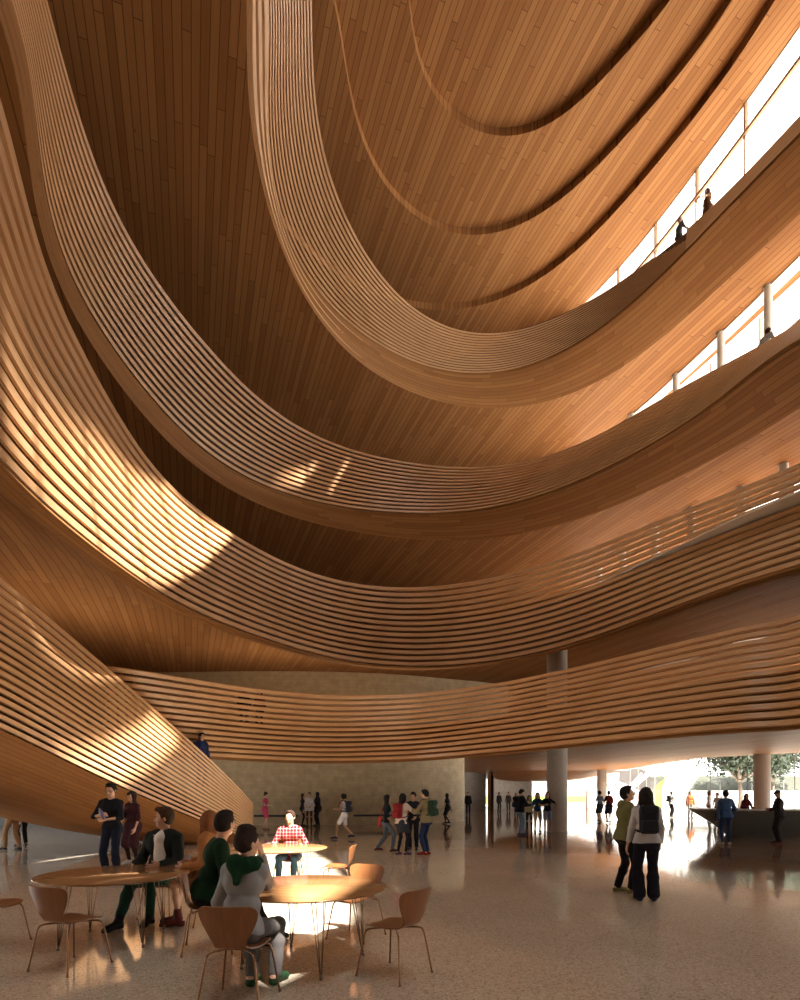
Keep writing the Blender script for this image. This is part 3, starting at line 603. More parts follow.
# ---------------------------------------------------------------- figures: one continuous body surface grown from a distance field
def V(*a): return np.array(a, float)
def nrm(v): return v/max(np.linalg.norm(v), 1e-9)
class Field:
    def __init__(s, lo, hi, h):
        s.h = h; s.lo = np.array(lo)-3*h; n = np.ceil((np.array(hi)+3*h-s.lo)/h).astype(int)+1
        s.n = n; s.F = np.full(tuple(n), .5, np.float32); s.ax = [s.lo[i]+h*np.arange(n[i]) for i in range(3)]
    def block(s, lo, hi, m):
        a = np.maximum(((np.array(lo)-m-s.lo)/s.h).astype(int), 0); b = np.minimum(((np.array(hi)+m-s.lo)/s.h).astype(int)+2, s.n)
        sl = tuple(slice(int(p), int(max(q, p+1))) for p, q in zip(a, b))
        X, Y, Z = np.meshgrid(*[s.ax[i][sl[i]] for i in range(3)], indexing='ij', sparse=True)
        return sl, X, Y, Z
    def mixin(s, sl, d, k, sub=False):
        f = s.F[sl]
        if sub:
            h = np.maximum(k-np.abs(f+d), 0)/max(k, 1e-6); s.F[sl] = np.maximum(f, -d)+h*h*k*.25
        else:
            h = np.maximum(k-np.abs(f-d), 0)/max(k, 1e-6); s.F[sl] = np.minimum(f, d)-h*h*k*.25
    def cone(s, a, b, ra, rb, k=.02, sub=False):
        a = np.array(a, float); b = np.array(b, float); m = max(ra, rb)+k+2*s.h
        sl, X, Y, Z = s.block(np.minimum(a, b), np.maximum(a, b), m)
        ab = b-a; L2 = float(ab@ab)+1e-12
        px, py, pz = X-a[0], Y-a[1], Z-a[2]
        t = np.clip((px*ab[0]+py*ab[1]+pz*ab[2])/L2, 0, 1)
        d = np.sqrt((px-t*ab[0])**2+(py-t*ab[1])**2+(pz-t*ab[2])**2)-(ra+(rb-ra)*t)
        s.mixin(sl, d.astype(np.float32), k, sub)
    def ell(s, c, r, fr=None, k=.02, sub=False, clip=None):
        c = np.array(c, float); r = np.array(r, float); m = r.max()+k+2*s.h
        sl, X, Y, Z = s.block(c, c, m); p = [X-c[0], Y-c[1], Z-c[2]]
        fr = np.eye(3) if fr is None else fr
        q = [p[0]*fr[i][0]+p[1]*fr[i][1]+p[2]*fr[i][2] for i in range(3)]
        kk = np.sqrt((q[0]/r[0])**2+(q[1]/r[1])**2+(q[2]/r[2])**2)
        g = np.sqrt((q[0]/r[0]**2)**2+(q[1]/r[1]**2)**2+(q[2]/r[2]**2)**2)+1e-6
        d = kk*(kk-1)/g
        if clip is not None:
            for nn, off in clip: d = np.maximum(d, p[0]*nn[0]+p[1]*nn[1]+p[2]*nn[2]-off)
        s.mixin(sl, d.astype(np.float32), k, sub)
    def rbox(s, c, r, fr, rad=.03, k=.02):
        c = np.array(c, float); m = np.linalg.norm(r)+k+2*s.h; sl, X, Y, Z = s.block(c, c, m); p = [X-c[0], Y-c[1], Z-c[2]]
        q = [np.abs(p[0]*fr[i][0]+p[1]*fr[i][1]+p[2]*fr[i][2])-(r[i]-rad) for i in range(3)]
        o = np.sqrt(sum(np.maximum(a, 0)**2 for a in q))+np.minimum(np.maximum(np.maximum(q[0], q[1]), q[2]), 0)-rad
        s.mixin(sl, o.astype(np.float32), k)
    def plane(s, n, off):
        """keep the side where n.p < off"""
        X, Y, Z = np.meshgrid(*s.ax, indexing='ij', sparse=True)
        s.F = np.maximum(s.F, (X*n[0]+Y*n[1]+Z*n[2]-off).astype(np.float32))
    def wrinkle(s, amp, fr=38., seed=0):
        X, Y, Z = np.meshgrid(*s.ax, indexing='ij', sparse=True); r = np.random.default_rng(seed)
        w = 0
        for i in range(4):
            a = r.normal(size=3)*fr*(.5+.35*i)/1.7; w = w+np.sin(X*a[0]+Y*a[1]+Z*a[2]*.6+r.random()*6+1.5*np.sin(Z*fr*.3+i))/(1+i*.5)
        s.F += (w*amp*.5).astype(np.float32)
    def mesh(s):
        Fd = s.F; ins = Fd < 0
        nx, ny, nz = Fd.shape
        cnt = np.zeros((nx-1, ny-1, nz-1), np.int8)
        for dx in (0, 1):
            for dy in (0, 1):
                for dz in (0, 1): cnt += ins[dx:nx-1+dx, dy:ny-1+dy, dz:nz-1+dz]
        act = (cnt > 0) & (cnt < 8); ids = np.full(act.shape, -1, np.int64); I = np.argwhere(act); ids[act] = np.arange(len(I))
        if not len(I): return None
        acc = np.zeros((len(I), 3)); num = np.zeros(len(I))
        cor = [(a, b, c) for a in (0, 1) for b in (0, 1) for c in (0, 1)]
        val = {c: Fd[I[:, 0]+c[0], I[:, 1]+c[1], I[:, 2]+c[2]] for c in cor}
        for a in cor:
            for ax in range(3):
                if a[ax] == 1: continue
                b = list(a); b[ax] = 1; b = tuple(b); va, vb = val[a], val[b]; x = (va < 0) != (vb < 0)
                t = np.where(x, va/np.where(x, va-vb, 1), 0); p = np.zeros((len(I), 3)); p[:] = a; p[:, ax] = t
                acc += p*x[:, None]; num += x
        vs = (I+acc/num[:, None])*s.h+s.lo; qs = []
        for ax in range(3):
            o = [1, 1, 1]; o[ax] = 0
            u, w = [(1, 2), (2, 0), (0, 1)][ax]
            A = [slice(1, -1)]*3; A[ax] = slice(0, -1); Bs = list(A); Bs[ax] = slice(1, None)
            fa = ins[tuple(A)]; fb = ins[tuple(Bs)]; E = np.argwhere(fa != fb); E = E+np.array(o)
            if not len(E): continue
            pos = ins[E[:, 0], E[:, 1], E[:, 2]]
            def g(du, dw):
                q = E.copy(); q[:, u] -= du; q[:, w] -= dw; return ids[q[:, 0], q[:, 1], q[:, 2]]
            Q = np.stack([g(1, 1), g(0, 1), g(0, 0), g(1, 0)], 1)
            Q[~pos] = Q[~pos][:, ::-1]; qs.append(Q)
        Q = np.concatenate(qs); Q = Q[(Q >= 0).all(1)]
        return vs, Q
    def build(s, name, mat, parent):
        r = s.mesh()
        if r is None: return None
        vs, Q = r; me = bpy.data.meshes.new(name)
        me.vertices.add(len(vs)); me.vertices.foreach_set('co', vs.astype(np.float32).ravel())
        me.loops.add(Q.size); me.loops.foreach_set('vertex_index', Q.astype(np.int32).ravel())
        me.polygons.add(len(Q)); me.polygons.foreach_set('loop_start', np.arange(0, Q.size, 4, dtype=np.int32)); me.polygons.foreach_set('loop_total', np.full(len(Q), 4, np.int32))
        me.polygons.foreach_set('use_smooth', np.ones(len(Q), bool)); me.materials.append(mat); me.update(calc_edges=True); me.validate()
        o = bpy.data.objects.new(name, me); COL.objects.link(o)
        if parent is not None: o.parent = parent
        return o
_mc = {}
def cmat(col, rough=.8, kind='cloth'):
    key = (tuple(col), rough, kind)
    if key in _mc: return _mc[key]
    if kind == 'plaid':
        m, nt, b = newmat('plaid_cloth'); tc = N(nt, 'ShaderNodeTexCoord'); sx = N(nt, 'ShaderNodeSeparateXYZ'); L(nt, tc.outputs['Object'], sx.inputs[0]); outs = []
        for ax in (0, 2):
            mm = N(nt, 'ShaderNodeMath', operation='MULTIPLY'); L(nt, sx.outputs[ax], mm.inputs[0]); mm.inputs[1].default_value = 17
            fr = N(nt, 'ShaderNodeMath', operation='FRACT'); L(nt, mm.outputs[0], fr.inputs[0]); gt = N(nt, 'ShaderNodeMath', operation='GREATER_THAN'); L(nt, fr.outputs[0], gt.inputs[0]); gt.inputs[1].default_value = .72; outs.append(gt)
        ad = N(nt, 'ShaderNodeMath', operation='ADD'); L(nt, outs[0].outputs[0], ad.inputs[0]); L(nt, outs[1].outputs[0], ad.inputs[1])
        h = N(nt, 'ShaderNodeMath', operation='MULTIPLY'); L(nt, ad.outputs[0], h.inputs[0]); h.inputs[1].default_value = .5
        mx = N(nt, 'ShaderNodeMix', data_type='RGBA'); L(nt, h.outputs[0], mx.inputs[0]); mx.inputs[6].default_value = (.26, .015, .02, 1); mx.inputs[7].default_value = (.40, .33, .32, 1); L(nt, mx.outputs[2], b.inputs['Base Color']); b.inputs['Roughness'].default_value = .85
    elif kind == 'stripe':
        m, nt, b = newmat('striped_cloth'); tc = N(nt, 'ShaderNodeTexCoord'); wv = N(nt, 'ShaderNodeTexWave', bands_direction='Z'); wv.inputs['Scale'].default_value = 12; L(nt, tc.outputs['Object'], wv.inputs[0])
        mx = N(nt, 'ShaderNodeMix', data_type='RGBA'); L(nt, wv.outputs['Fac'], mx.inputs[0]); mx.inputs[6].default_value = tuple(col)+(1,); mx.inputs[7].default_value = (.72, .72, .74, 1); L(nt, mx.outputs[2], b.inputs['Base Color']); b.inputs['Roughness'].default_value = .85
    elif kind == 'hair':
        m = plain('hair', col, .75, 0, .45, 60)
    else: m = plain('cloth' if kind == 'cloth' else kind, col, rough, 0, .12, 30)
    m.node_tree.nodes['Principled BSDF'].inputs['Specular IOR Level'].default_value = .12 if kind != 'eye' else .5
    _mc[key] = m; return m
SKIN = {'light': (.56, .33, .22), 'tan': (.42, .235, .14), 'brown': (.22, .11, .06)}
for k_, c_ in SKIN.items():
    m_ = plain('skin_'+k_, c_, .5, 0, .06, 12); m_.node_tree.nodes['Principled BSDF'].inputs['Subsurface Weight'].default_value = .0; M['skin_'+k_] = m_
def ik(a, t, l1, l2, pole):
    d = t-a; D = np.linalg.norm(d); D2 = min(D, (l1+l2)*.999); u = d/max(D, 1e-6); t = a+u*D2
    x = (l1*l1-l2*l2+D2*D2)/(2*D2); h = math.sqrt(max(l1*l1-x*x, 0)); p = pole-u*(pole@u); return a+u*x+nrm(p)*h, t
def rotz(v, a): c, s_ = math.cos(a), math.sin(a); return V(v[0]*c-v[1]*s_, v[0]*s_+v[1]*c, v[2])
def skeleton(p):
    fem = p.get('fem', False); J = {}
    sit = p.get('sit', False); pz = p.get('pz', .56 if sit else .925)
    P = V(0, p.get('py', 0), pz); lean = R_(p.get('lean', 3 if not sit else 4)); side = R_(p.get('side', 0))
    up = nrm(V(math.sin(side), math.sin(lean), math.cos(lean))); J['up'] = up; J['P'] = P; tw = R_(p.get('twist', 0))
    rt = rotz(V(1, 0, 0), tw); J['rt'] = nrm(rt-up*(rt@up)); J['fw'] = np.cross(up, J['rt'])
    J['prt'] = V(1, 0, 0); J['W'] = P+up*.17; J['C'] = P+up*.34; J['S'] = P+up*.465; J['N'] = P+up*.52
    J['Hd'] = J['N']+nrm(up*.8+V(0, .12, .6))*.15
    hy = R_(p.get('hyaw', 0)); hp = R_(p.get('hpitch', 0))   # hyaw>0 turns to the figure's right
    f0 = rotz(V(0, 1, 0), -hy+tw*.5); r0 = V(f0[1], -f0[0], 0); f = f0*math.cos(hp)-V(0, 0, 1)*math.sin(hp); J['hf'] = f; J['hr'] = r0; J['hu'] = np.cross(r0, f)
    sw = .142 if fem else .162
    for s, n in ((1, 'r'), (-1, 'l')):
        J['sh'+n] = J['S']+J['rt']*s*sw-V(0, 0, .02); J['hip'+n] = P+V(s*.088, 0, -.02)
        dflt = V(s*.27, .06, pz-.13)
        wt = V(*p['h'+n]) if ('h'+n) in p else dflt
        pole = V(*p.get('e'+n, (s*.6, -.6, -.9)))
        J['el'+n], J['wr'+n] = ik(J['sh'+n], wt, .285, .255, pole)
        ft = V(*p.get('f'+n, (s*.10, .0, .085) if not sit else (s*.12, .42, .085)))
        J['kn'+n], J['an'+n] = ik(J['hip'+n], ft, .43, .42, V(*p.get('k'+n, (s*.12, 1, .1 if not sit else .8))))
        J['toe'+n] = J['an'+n]+rotz(V(0, .15, 0), R_(-s*p.get('splay', 10)))+V(0, 0, -.055)
    return J
def torso(Fd, J, g, k, fem, lo=False, hi=True, w=1.):
    rt, fw, prt = J['rt'], J['fw'], J['prt']
    if hi:
        Fd.cone(J['S']-rt*.095*w, J['S']+rt*.095*w, .052+g, .052+g, k)
        cw = .075 if not fem else .06
        Fd.cone(J['C']-rt*cw+fw*.0, J['C']+rt*cw+fw*.0, .092+g-(.008 if fem else 0), .092+g-(.008 if fem else 0), k)
        Fd.cone(J['C']+J['up']*.06-rt*(.06 if fem else .075), J['C']+J['up']*.06+rt*(.06 if fem else .075), .085+g, .085+g, k)
        if fem:
            for s in (1, -1): Fd.ell(J['C']+J['up']*.02+rt*s*.058+fw*.062, (.048+g*.6,)*3, k=.04)
        Fd.cone(J['W']-rt*.055, J['W']+rt*.055, (.076 if fem else .088)+g, (.076 if fem else .088)+g, k)
    if lo or hi:
        Fd.cone(J['P']-prt*.065+V(0, -.01, .03), J['P']+prt*.065+V(0, -.01, .03), .096+g, .096+g, k)
        Fd.cone(J['hipl']+V(-.005, -.025, -.02), J['hipr']+V(.005, -.025, -.02), .09+g, .09+g, k)
def arm(Fd, J, n, g, k, upto=1., g2=None):
    a, b, c = J['sh'+n], J['el'+n], J['wr'+n]; g2 = g if g2 is None else g2
    Fd.ell(a, (.047+g,)*3, k=k)
    if upto <= .5: q = a+(b-a)*upto*2; Fd.cone(a, q, .045+g, .043+g2, k); return
    Fd.cone(a, b, .042+g, .034+g, k); t = (upto-.5)*2; q = b+(c-b)*t
    Fd.cone(b, q, .035+g, (.035-.012*t)+g2, k)
def leg(Fd, J, n, g, k, upto=1., g2=None):
    a, b, c = J['hip'+n], J['kn'+n], J['an'+n]; g2 = g if g2 is None else g2
    if upto <= .5: q = a+(b-a)*upto*2; Fd.cone(a, q, .076+g, .076-.04*upto+g2, k); return
    Fd.cone(a, b, .076+g, .049+g, k); t = (upto-.5)*2; q = b+(c-b)*t
    m_ = b+(q-b)*.35; Fd.cone(b, m_, .048+g, .048+g*.5+g2*.5, k); Fd.cone(m_, q, .048+g*.5+g2*.5, (.048-.015*t)+g2, k)
def hand(Fd, J, n, h, p):
    s = 1 if n == 'r' else -1; w = J['wr'+n]; d = nrm(w-J['el'+n])
    if ('hd'+n) in p: d = nrm(V(*p['hd'+n]))
    pn = V(*p.get('pn'+n, (-s, 0, 0.))); pn = nrm(pn-d*(pn@d)); wd = np.cross(d, pn)*s   # wd points to the thumb side for relaxed hand
    wd = nrm(wd)
    if wd[1] < 0 and ('pn'+n) not in p: wd = -wd
    curl = p.get('curl'+n, .35); fr_ = max(.0085, h*.62)
    for i in range(4):
        o = wd*(.030-.019*i); b0 = w+d*.012+o*.6; b1 = w+d*.088+o
        Fd.cone(b0, b1, .014, .011, .012)
        l = (.042, .047, .044, .034)[i]; a1 = curl*(1+.12*i); d1 = nrm(d*math.cos(a1)+pn*math.sin(a1)); a2 = a1*2.1; d2 = nrm(d*math.cos(a2)+pn*math.sin(a2))
        m1 = b1+d1*l; m2 = m1+d2*l*.85; Fd.cone(b1, m1, fr_+.001, fr_, .004); Fd.cone(m1, m2, fr_, fr_*.82, .003)
    tb = w+d*.03+wd*.024; t1 = tb+nrm(d*.75+wd*.7+pn*.35)*.042; t2 = t1+nrm(d+wd*.15+pn*.4)*.034
    Fd.cone(tb, t1, .014, .0105, .012); Fd.cone(t1, t2, .0105, .009, .004)
def head(Fd, J, h, fem, k=.02):
    c, f, r, u = J['Hd'], J['hf'], J['hr'], J['hu']; fr = [r, f, u]
    Fd.cone(J['N']-J['up']*.05, c-u*.05-f*.01, .056 if not fem else .048, .052 if not fem else .045, .03)
    Fd.ell(c+u*.028-f*.008, (.074, .096, .094), fr, .02); Fd.ell(c-u*.035+f*.022, (.057, .068, .078), fr, .03)
    Fd.ell(c-u*.088+f*.068, (.022, .018, .016), fr, .02)
    Fd.cone(c+u*.026+f*.078-r*.03, c+u*.026+f*.078+r*.03, .013, .013, .015)
    if h < .012:
        for s in (1, -1): Fd.ell(c+r*s*.032+f*.094+u*.004, (.017, .014, .012), fr, .012, sub=True)
        for s in (1, -1): Fd.ell(c+r*s*.031+f*.077+u*.004, (.0135,)*3, fr, .004)
        Fd.cone(c+f*.088+u*.008, c+f*.108-u*.03, .007, .012, .008)
        for s in (1, -1): Fd.ell(c+f*.097-u*.033+r*s*.011, (.008, .009, .007), fr, .006)
        Fd.cone(c+f*.088-u*.058-r*.018, c+f*.088-u*.058+r*.018, .0055, .0055, .006); Fd.cone(c+f*.086-u*.067-r*.014, c+f*.086-u*.067+r*.014, .006, .006, .005)
        for s in (1, -1): Fd.ell(c+r*s*.046+f*.058-u*.02, (.02, .02, .018), fr, .02)
    else: Fd.cone(c+f*.09+u*.005, c+f*.105-u*.03, .008, .012, .01)
    for s in (1, -1): Fd.ell(c+r*s*.077-f*.008-u*.002, (.011, .019, .031), fr, .006)
def person(loc, yaw, label, group=None, ht=1.72, skin='tan', res='far', hair=('short', (.012, .010, .010)), top=('tee', (.1, .1, .1)), bottom=('trousers', (.03, .03, .04)), shoes=(.02, .02, .02), pose=None, acc=(), bag=None, fem=False):
    p = dict(pose or {}); p['fem'] = fem; h = {'near': .0065, 'mid': .0105, 'far': .016}[res]
    J = skeleton(p); sc_ = ht/1.72
    root = empty('person', loc, -R_(yaw)); root.scale = (sc_,)*3
    tag(root, label, 'person', group)
    pts = np.array([v for k_, v in J.items() if k_ not in ('up', 'rt', 'fw', 'prt', 'hf', 'hr', 'hu')]); lo = pts.min(0)-.24; hi = pts.max(0)+.24; lo[2] = max(lo[2], -.02)
    k = .035; new = lambda: Field(lo, hi, h)
    # body
    Fd = new(); torso(Fd, J, -.006, k, fem, True)
    for n in 'lr':
        arm(Fd, J, n, -.004, .022); leg(Fd, J, n, -.006, .03); hand(Fd, J, n, h, p)
        Fd.ell(J['kn'+n]+V(0, .012, 0), (.043,)*3, k=.03); Fd.cone(J['an'+n]-V(0, .03, .02), J['toe'+n], .038, .028, .02)
    head(Fd, J, h, fem); Fd.build('body', M['skin_'+skin], root)
    c, f, r, u = J['Hd'], J['hf'], J['hr'], J['hu']; fr = [r, f, u]
    # bottom
    bk, bc = bottom[0], bottom[1]; waistn = J['up']; wz = float(waistn@(J['P']+J['up']*.10))
    if bk in ('trousers', 'jeans', 'wide', 'leggings', 'shorts'):
        Fd = new(); torso(Fd, J, .006, k, fem, True, False)
        g = {'trousers': .014, 'jeans': .008, 'wide': .022, 'leggings': .003, 'shorts': .016}[bk]; g2 = {'trousers': .022, 'jeans': .012, 'wide': .055, 'leggings': .003, 'shorts': .022}[bk]
        for n in 'lr': leg(Fd, J, n, g, .025, .36 if bk == 'shorts' else .97, g2)
        if bk != 'leggings' and res != 'far': Fd.wrinkle(.005, 40, 3)
        Fd.plane(waistn, wz); Fd.build('shorts' if bk == 'shorts' else 'trousers', cmat(bc, .85), root)
    elif bk == 'skirt':
        Fd = new(); torso(Fd, J, .008, k, fem, True, False); L_ = bottom[2] if len(bottom) > 2 else .45
        for n in 'lr': Fd.cone(J['hip'+n], J['hip'+n]+(J['kn'+n]-J['hip'+n])*L_/.43, .10, .105, .09)
        Fd.cone((J['hipl']+J['hipr'])/2, (J['hipl']+J['hipr'])/2+((J['knl']+J['knr'])/2-(J['hipl']+J['hipr'])/2)*L_/.43, .11, .14, .05)
        if not p.get('sit'): Fd.plane(V(0, 0, -1), -(J['P'][2]-L_))
        Fd.plane(waistn, wz); Fd.build('skirt', cmat(bc, .85), root)
    if 'tights' in acc:
        Fd = new()
        for n in 'lr': leg(Fd, J, n, .003, .02, .98, .003)
        Fd.build('tights', cmat((.015, .015, .02), .85), root)
    # top
    tk, tcol = top[0], top[1]; g = {'tee': .010, 'sweater': .022, 'jacket': .030, 'tank': .006, 'dress': .012, 'shirt': .016, 'coat': .032}[tk]
    sleeve = {'tee': .30, 'sweater': .97, 'jacket': .96, 'tank': .02, 'dress': .26, 'shirt': .9, 'coat': .97}[tk]
    hem = {'tee': -.03, 'sweater': -.05, 'jacket': -.07, 'tank': .03, 'dress': -.42, 'shirt': -.05, 'coat': -.36}[tk]
    if len(top) > 2 and isinstance(top[2], dict): sleeve = top[2].get('sleeve', sleeve); hem = top[2].get('hem', hem); kd = top[2].get('kind', 'cloth')
    else: kd = 'cloth'
    Fd = new(); torso(Fd, J, g, k, fem)
    for n in 'lr':
        if tk != 'tank': arm(Fd, J, n, g*.8, .022, sleeve, g*.9)
    if tk in ('dress', 'coat') or hem < -.12:
        for n in 'lr':
            q = min(1., -hem/.43); Fd.cone(J['hip'+n], J['hip'+n]+(J['kn'+n]-J['hip'+n])*q, .10+g*.5, .10+g, .09)
        if not p.get('sit'): Fd.plane(V(0, 0, -1), -(J['P'][2]+hem))
    elif p.get('sit'): pass
    if hem >= -.12: Fd.plane(-waistn, -float(waistn@(J['P']+waistn*hem)))
    if tk in ('jacket', 'coat', 'sweater'): Fd.cone(J['N']-J['up']*.045-J['rt']*.035, J['N']-J['up']*.045+J['rt']*.035, .056, .056, .02)
    if tk in ('jacket',) and 'hood' in acc: Fd.ell(J['N']-J['fw']*.085-J['up']*.02, (.095, .055, .075), [J['rt'], J['fw'], J['up']], .03)
    if res != 'far': Fd.wrinkle({'tee': .004, 'tank': .002, 'dress': .004}.get(tk, .008), 34, 5)
    nm = {'tee': 't_shirt', 'tank': 'vest_top'}.get(tk, tk); Fd.build(nm, cmat(tcol, .85, kd), root)
    if 'open_tee' in acc:   # pale shirt showing in the open front of the jacket
        Fd = new()
        for s in (1, -1): Fd.cone(J['C']+J['up']*.10+J['fw']*.088+J['rt']*s*.028, J['W']+J['fw']*.086+J['rt']*s*.03, .045, .045, .02)
        Fd.cone(J['C']+J['up']*.12+J['fw']*.082, J['C']+J['fw']*.088, .05, .05, .02); Fd.cone(J['C']+J['fw']*.088, J['W']+J['fw']*.085, .05, .045, .02); Fd.cone(J['W']+J['fw']*.085, J['P']+J['up']*.02+J['fw']*.10, .045, .045, .02); Fd.cone(J['N']-J['up']*.03+J['fw']*.035, J['C']+J['up']*.10+J['fw']*.09, .05, .052, .03); Fd.build('t_shirt', cmat((.78, .74, .70), .85), root)
        Fd = new(); Fd.cone(J['N']-J['up']*.045+J['fw']*.058-J['rt']*.05, J['N']-J['up']*.062+J['fw']*.08, .008, .008, .01); Fd.cone(J['N']-J['up']*.045+J['fw']*.058+J['rt']*.05, J['N']-J['up']*.062+J['fw']*.08, .008, .008, .01); Fd.build('red_collar', cmat((.5, .03, .03), .85), root)
        Fd = new(); [Fd.cone(J['N']-J['up']*.02-J['fw']*.06+J['rt']*s*.05, J['C']+J['up']*.13+J['fw']*.085+J['rt']*s*.075, .034, .016, .03) for s in (1, -1)]
        Fd.ell(J['N']-J['fw']*.08-J['up']*.03, (.085, .045, .06), [J['rt'], J['fw'], J['up']], .03); Fd.build('pale_hood', cmat((.42, .42, .42), .9), root)
    if 'scarf' in acc:
        Fd = new(); cN = J['N']-J['up']*.03; prev_ = None
        for i in range(17):
            a = 2*math.pi*i/16; q = cN+J['rt']*math.cos(a)*.10+J['fw']*(math.sin(a)*.095)+J['up']*(.02+.02*math.sin(a*2))
            if prev_ is not None: Fd.cone(prev_, q, .042, .042, .02)
            prev_ = q
        Fd.cone(cN-J['fw']*.10+J['rt']*.05, cN-J['fw']*.15-J['up']*.15, .05, .012, .05); Fd.cone(cN-J['fw']*.10-J['rt']*.06, cN-J['fw']*.15-J['up']*.14, .05, .012, .05)
        Fd.cone(cN-J['rt']*.1, cN+J['rt']*.1-J['fw']*.06, .05, .05, .05); Fd.wrinkle(.008, 60, 8); Fd.build('scarf', cmat((.008, .034, .014), .9), root)
    # shoes
    if shoes is not None:
        for n in 'lr':
            Fd = Field(np.minimum(J['an'+n], J['toe'+n])-.12, np.maximum(J['an'+n], J['toe'+n])+.12, min(h, .009)); a = J['an'+n]; t = J['toe'+n]
            if 'boots' in acc: Fd.cone(a+nrm(J['kn'+n]-a)*.10, a, .045, .047, .02)
            sole = min(a[2]-.075, t[2]-.022)
            Fd.cone(a+V(0, -.03, -.03), a+V(0, -.03, -.045), .041, .043, .02); Fd.cone(a+V(0, .01, -.02), t+V(0, 0, .008), .045, .036, .025); Fd.cone(t, t+nrm(t-a)*V(1, 1, 0)*.035, .037, .032, .02)
            Fd.plane(V(0, 0, -1), -max(sole, -.0) if a[2] < .14 else 9.); o = Fd.build('shoe', cmat(shoes, .5, 'shoe_leather'), root)
    # hair
    hk, hc = hair; hm = cmat(hc, .45, 'hair')
    Fd = Field(c-.22-V(0, 0, .5 if 'long' in hk else .05), c+.24, min(h, .009)); face = [(nrm(f*1.0-u*.55), .048)]
    if hk == 'cap':
        Fd.ell(c+u*.05-f*.004, (.084, .104, .082), fr, .01, clip=[(-u, .01)]); Fd.ell(c+u*.045+f*.11, (.06, .07, .012), fr, .02); Fd.build('cap', cmat(hc, .8), root)
    else:
        Fd.ell(c+u*.036-f*.012, (.086, .104, .098), fr, .01, clip=face)
        Fd.ell(c-f*.04-u*.005, (.082, .068, .075), fr, .03, clip=[(f, .03)])
        if hk == 'short': Fd.ell(c+u*.105+f*.035, (.055, .055, .03), fr, .03)
        if hk == 'quiff': Fd.ell(c+u*.105+f*.055, (.055, .05, .03), fr, .03); Fd.ell(c+u*.09-f*.02, (.07, .07, .04), fr, .03)
        if hk == 'curly':
            for i in range(26):
                a = rng.random(3)*2-1; a[2] = abs(a[2])*.9-.5; a = nrm(a); q = c+(r*a[0]*.09+f*(min(a[1], .35)*.10-.02)+u*(a[2]*.11+.02)); Fd.ell(q, (.036,)*3, k=.015)
        if 'bun' in hk: Fd.ell(c+u*.10-f*.085, (.046, .046, .042), fr, .008)
        if 'pony' in hk: Fd.cone(c-f*.10+u*.04, c-f*.15-u*.12, .032, .02, .02)
        if 'tuft' in hk: Fd.ell(c+u*.12-f*.02, (.075, .08, .045), fr, .03)
        if 'long' in hk:
            ln = .30 if hk == 'long' else .16
            for s in (-1, -.5, 0, .5, 1): Fd.cone(c+r*s*.066-f*(.055-.02*abs(s))+u*.02, c+r*s*.085-f*(.075-.03*abs(s))-u*ln, .036, .026, .03)
            for s in (1, -1): Fd.cone(c+r*s*.078+u*.03+f*.012, c+r*s*.088-u*ln*.8+f*.0, .022, .017, .03)
        if 'fringe' in acc: Fd.ell(c+u*.055+f*.075, (.062, .03, .035), fr, .02)
        Fd.wrinkle(.004, 110, 4) if res != 'far' else None; Fd.build('hair', hm, root)
    if res == 'near':
        for s in (1, -1):
            mb = MB(); q = c+r*s*.031+f*.0835+u*.004; mb.lathe([(.001, -.0065), (.006, -.005), (.0085, 0), (.006, .005), (.001, .0065)], q, 12); mb.build('eye', cmat((.03, .018, .014), .15, 'eye'), root, True)
            mb = MB(); mb.tube([c+r*s*.016+f*.098+u*.024, c+r*s*.032+f*.095+u*.03, c+r*s*.05+f*.083+u*.024], [.003, .004, .002], 6); mb.build('eyebrow', hm, root, True)
        mb = MB(); mb.tube([c-r*.021+f*.088-u*.062, c-r*.008+f*.0955-u*.06, c+r*.008+f*.0955-u*.06, c+r*.021+f*.088-u*.062], [.001, .0035, .0035, .001], 6); mb.build('lips', cmat((.33, .11, .09), .5, 'lips'), root, True)
    if 'glasses' in acc:
        mb = MB()
        for s in (1, -1):
            mb.tube([c+f*.112+r*(s*.033+.023*math.cos(a))+u*(.003+.018*math.sin(a)) for a in np.linspace(0, 2*math.pi, 17)], .0022, 6, False); mb.tube([c+f*.112+r*s*.056+u*.006, c+r*s*.082+u*.008], .002, 6)
        mb.tube([c+f*.112-r*.01+u*.004, c+f*.114+u*.006, c+f*.112+r*.01+u*.004], .002, 6); mb.build('spectacles', M['black'], root)
    J['root'] = root; J['sc'] = sc_
    if bag: bags(J, bag, h, root)
    return J
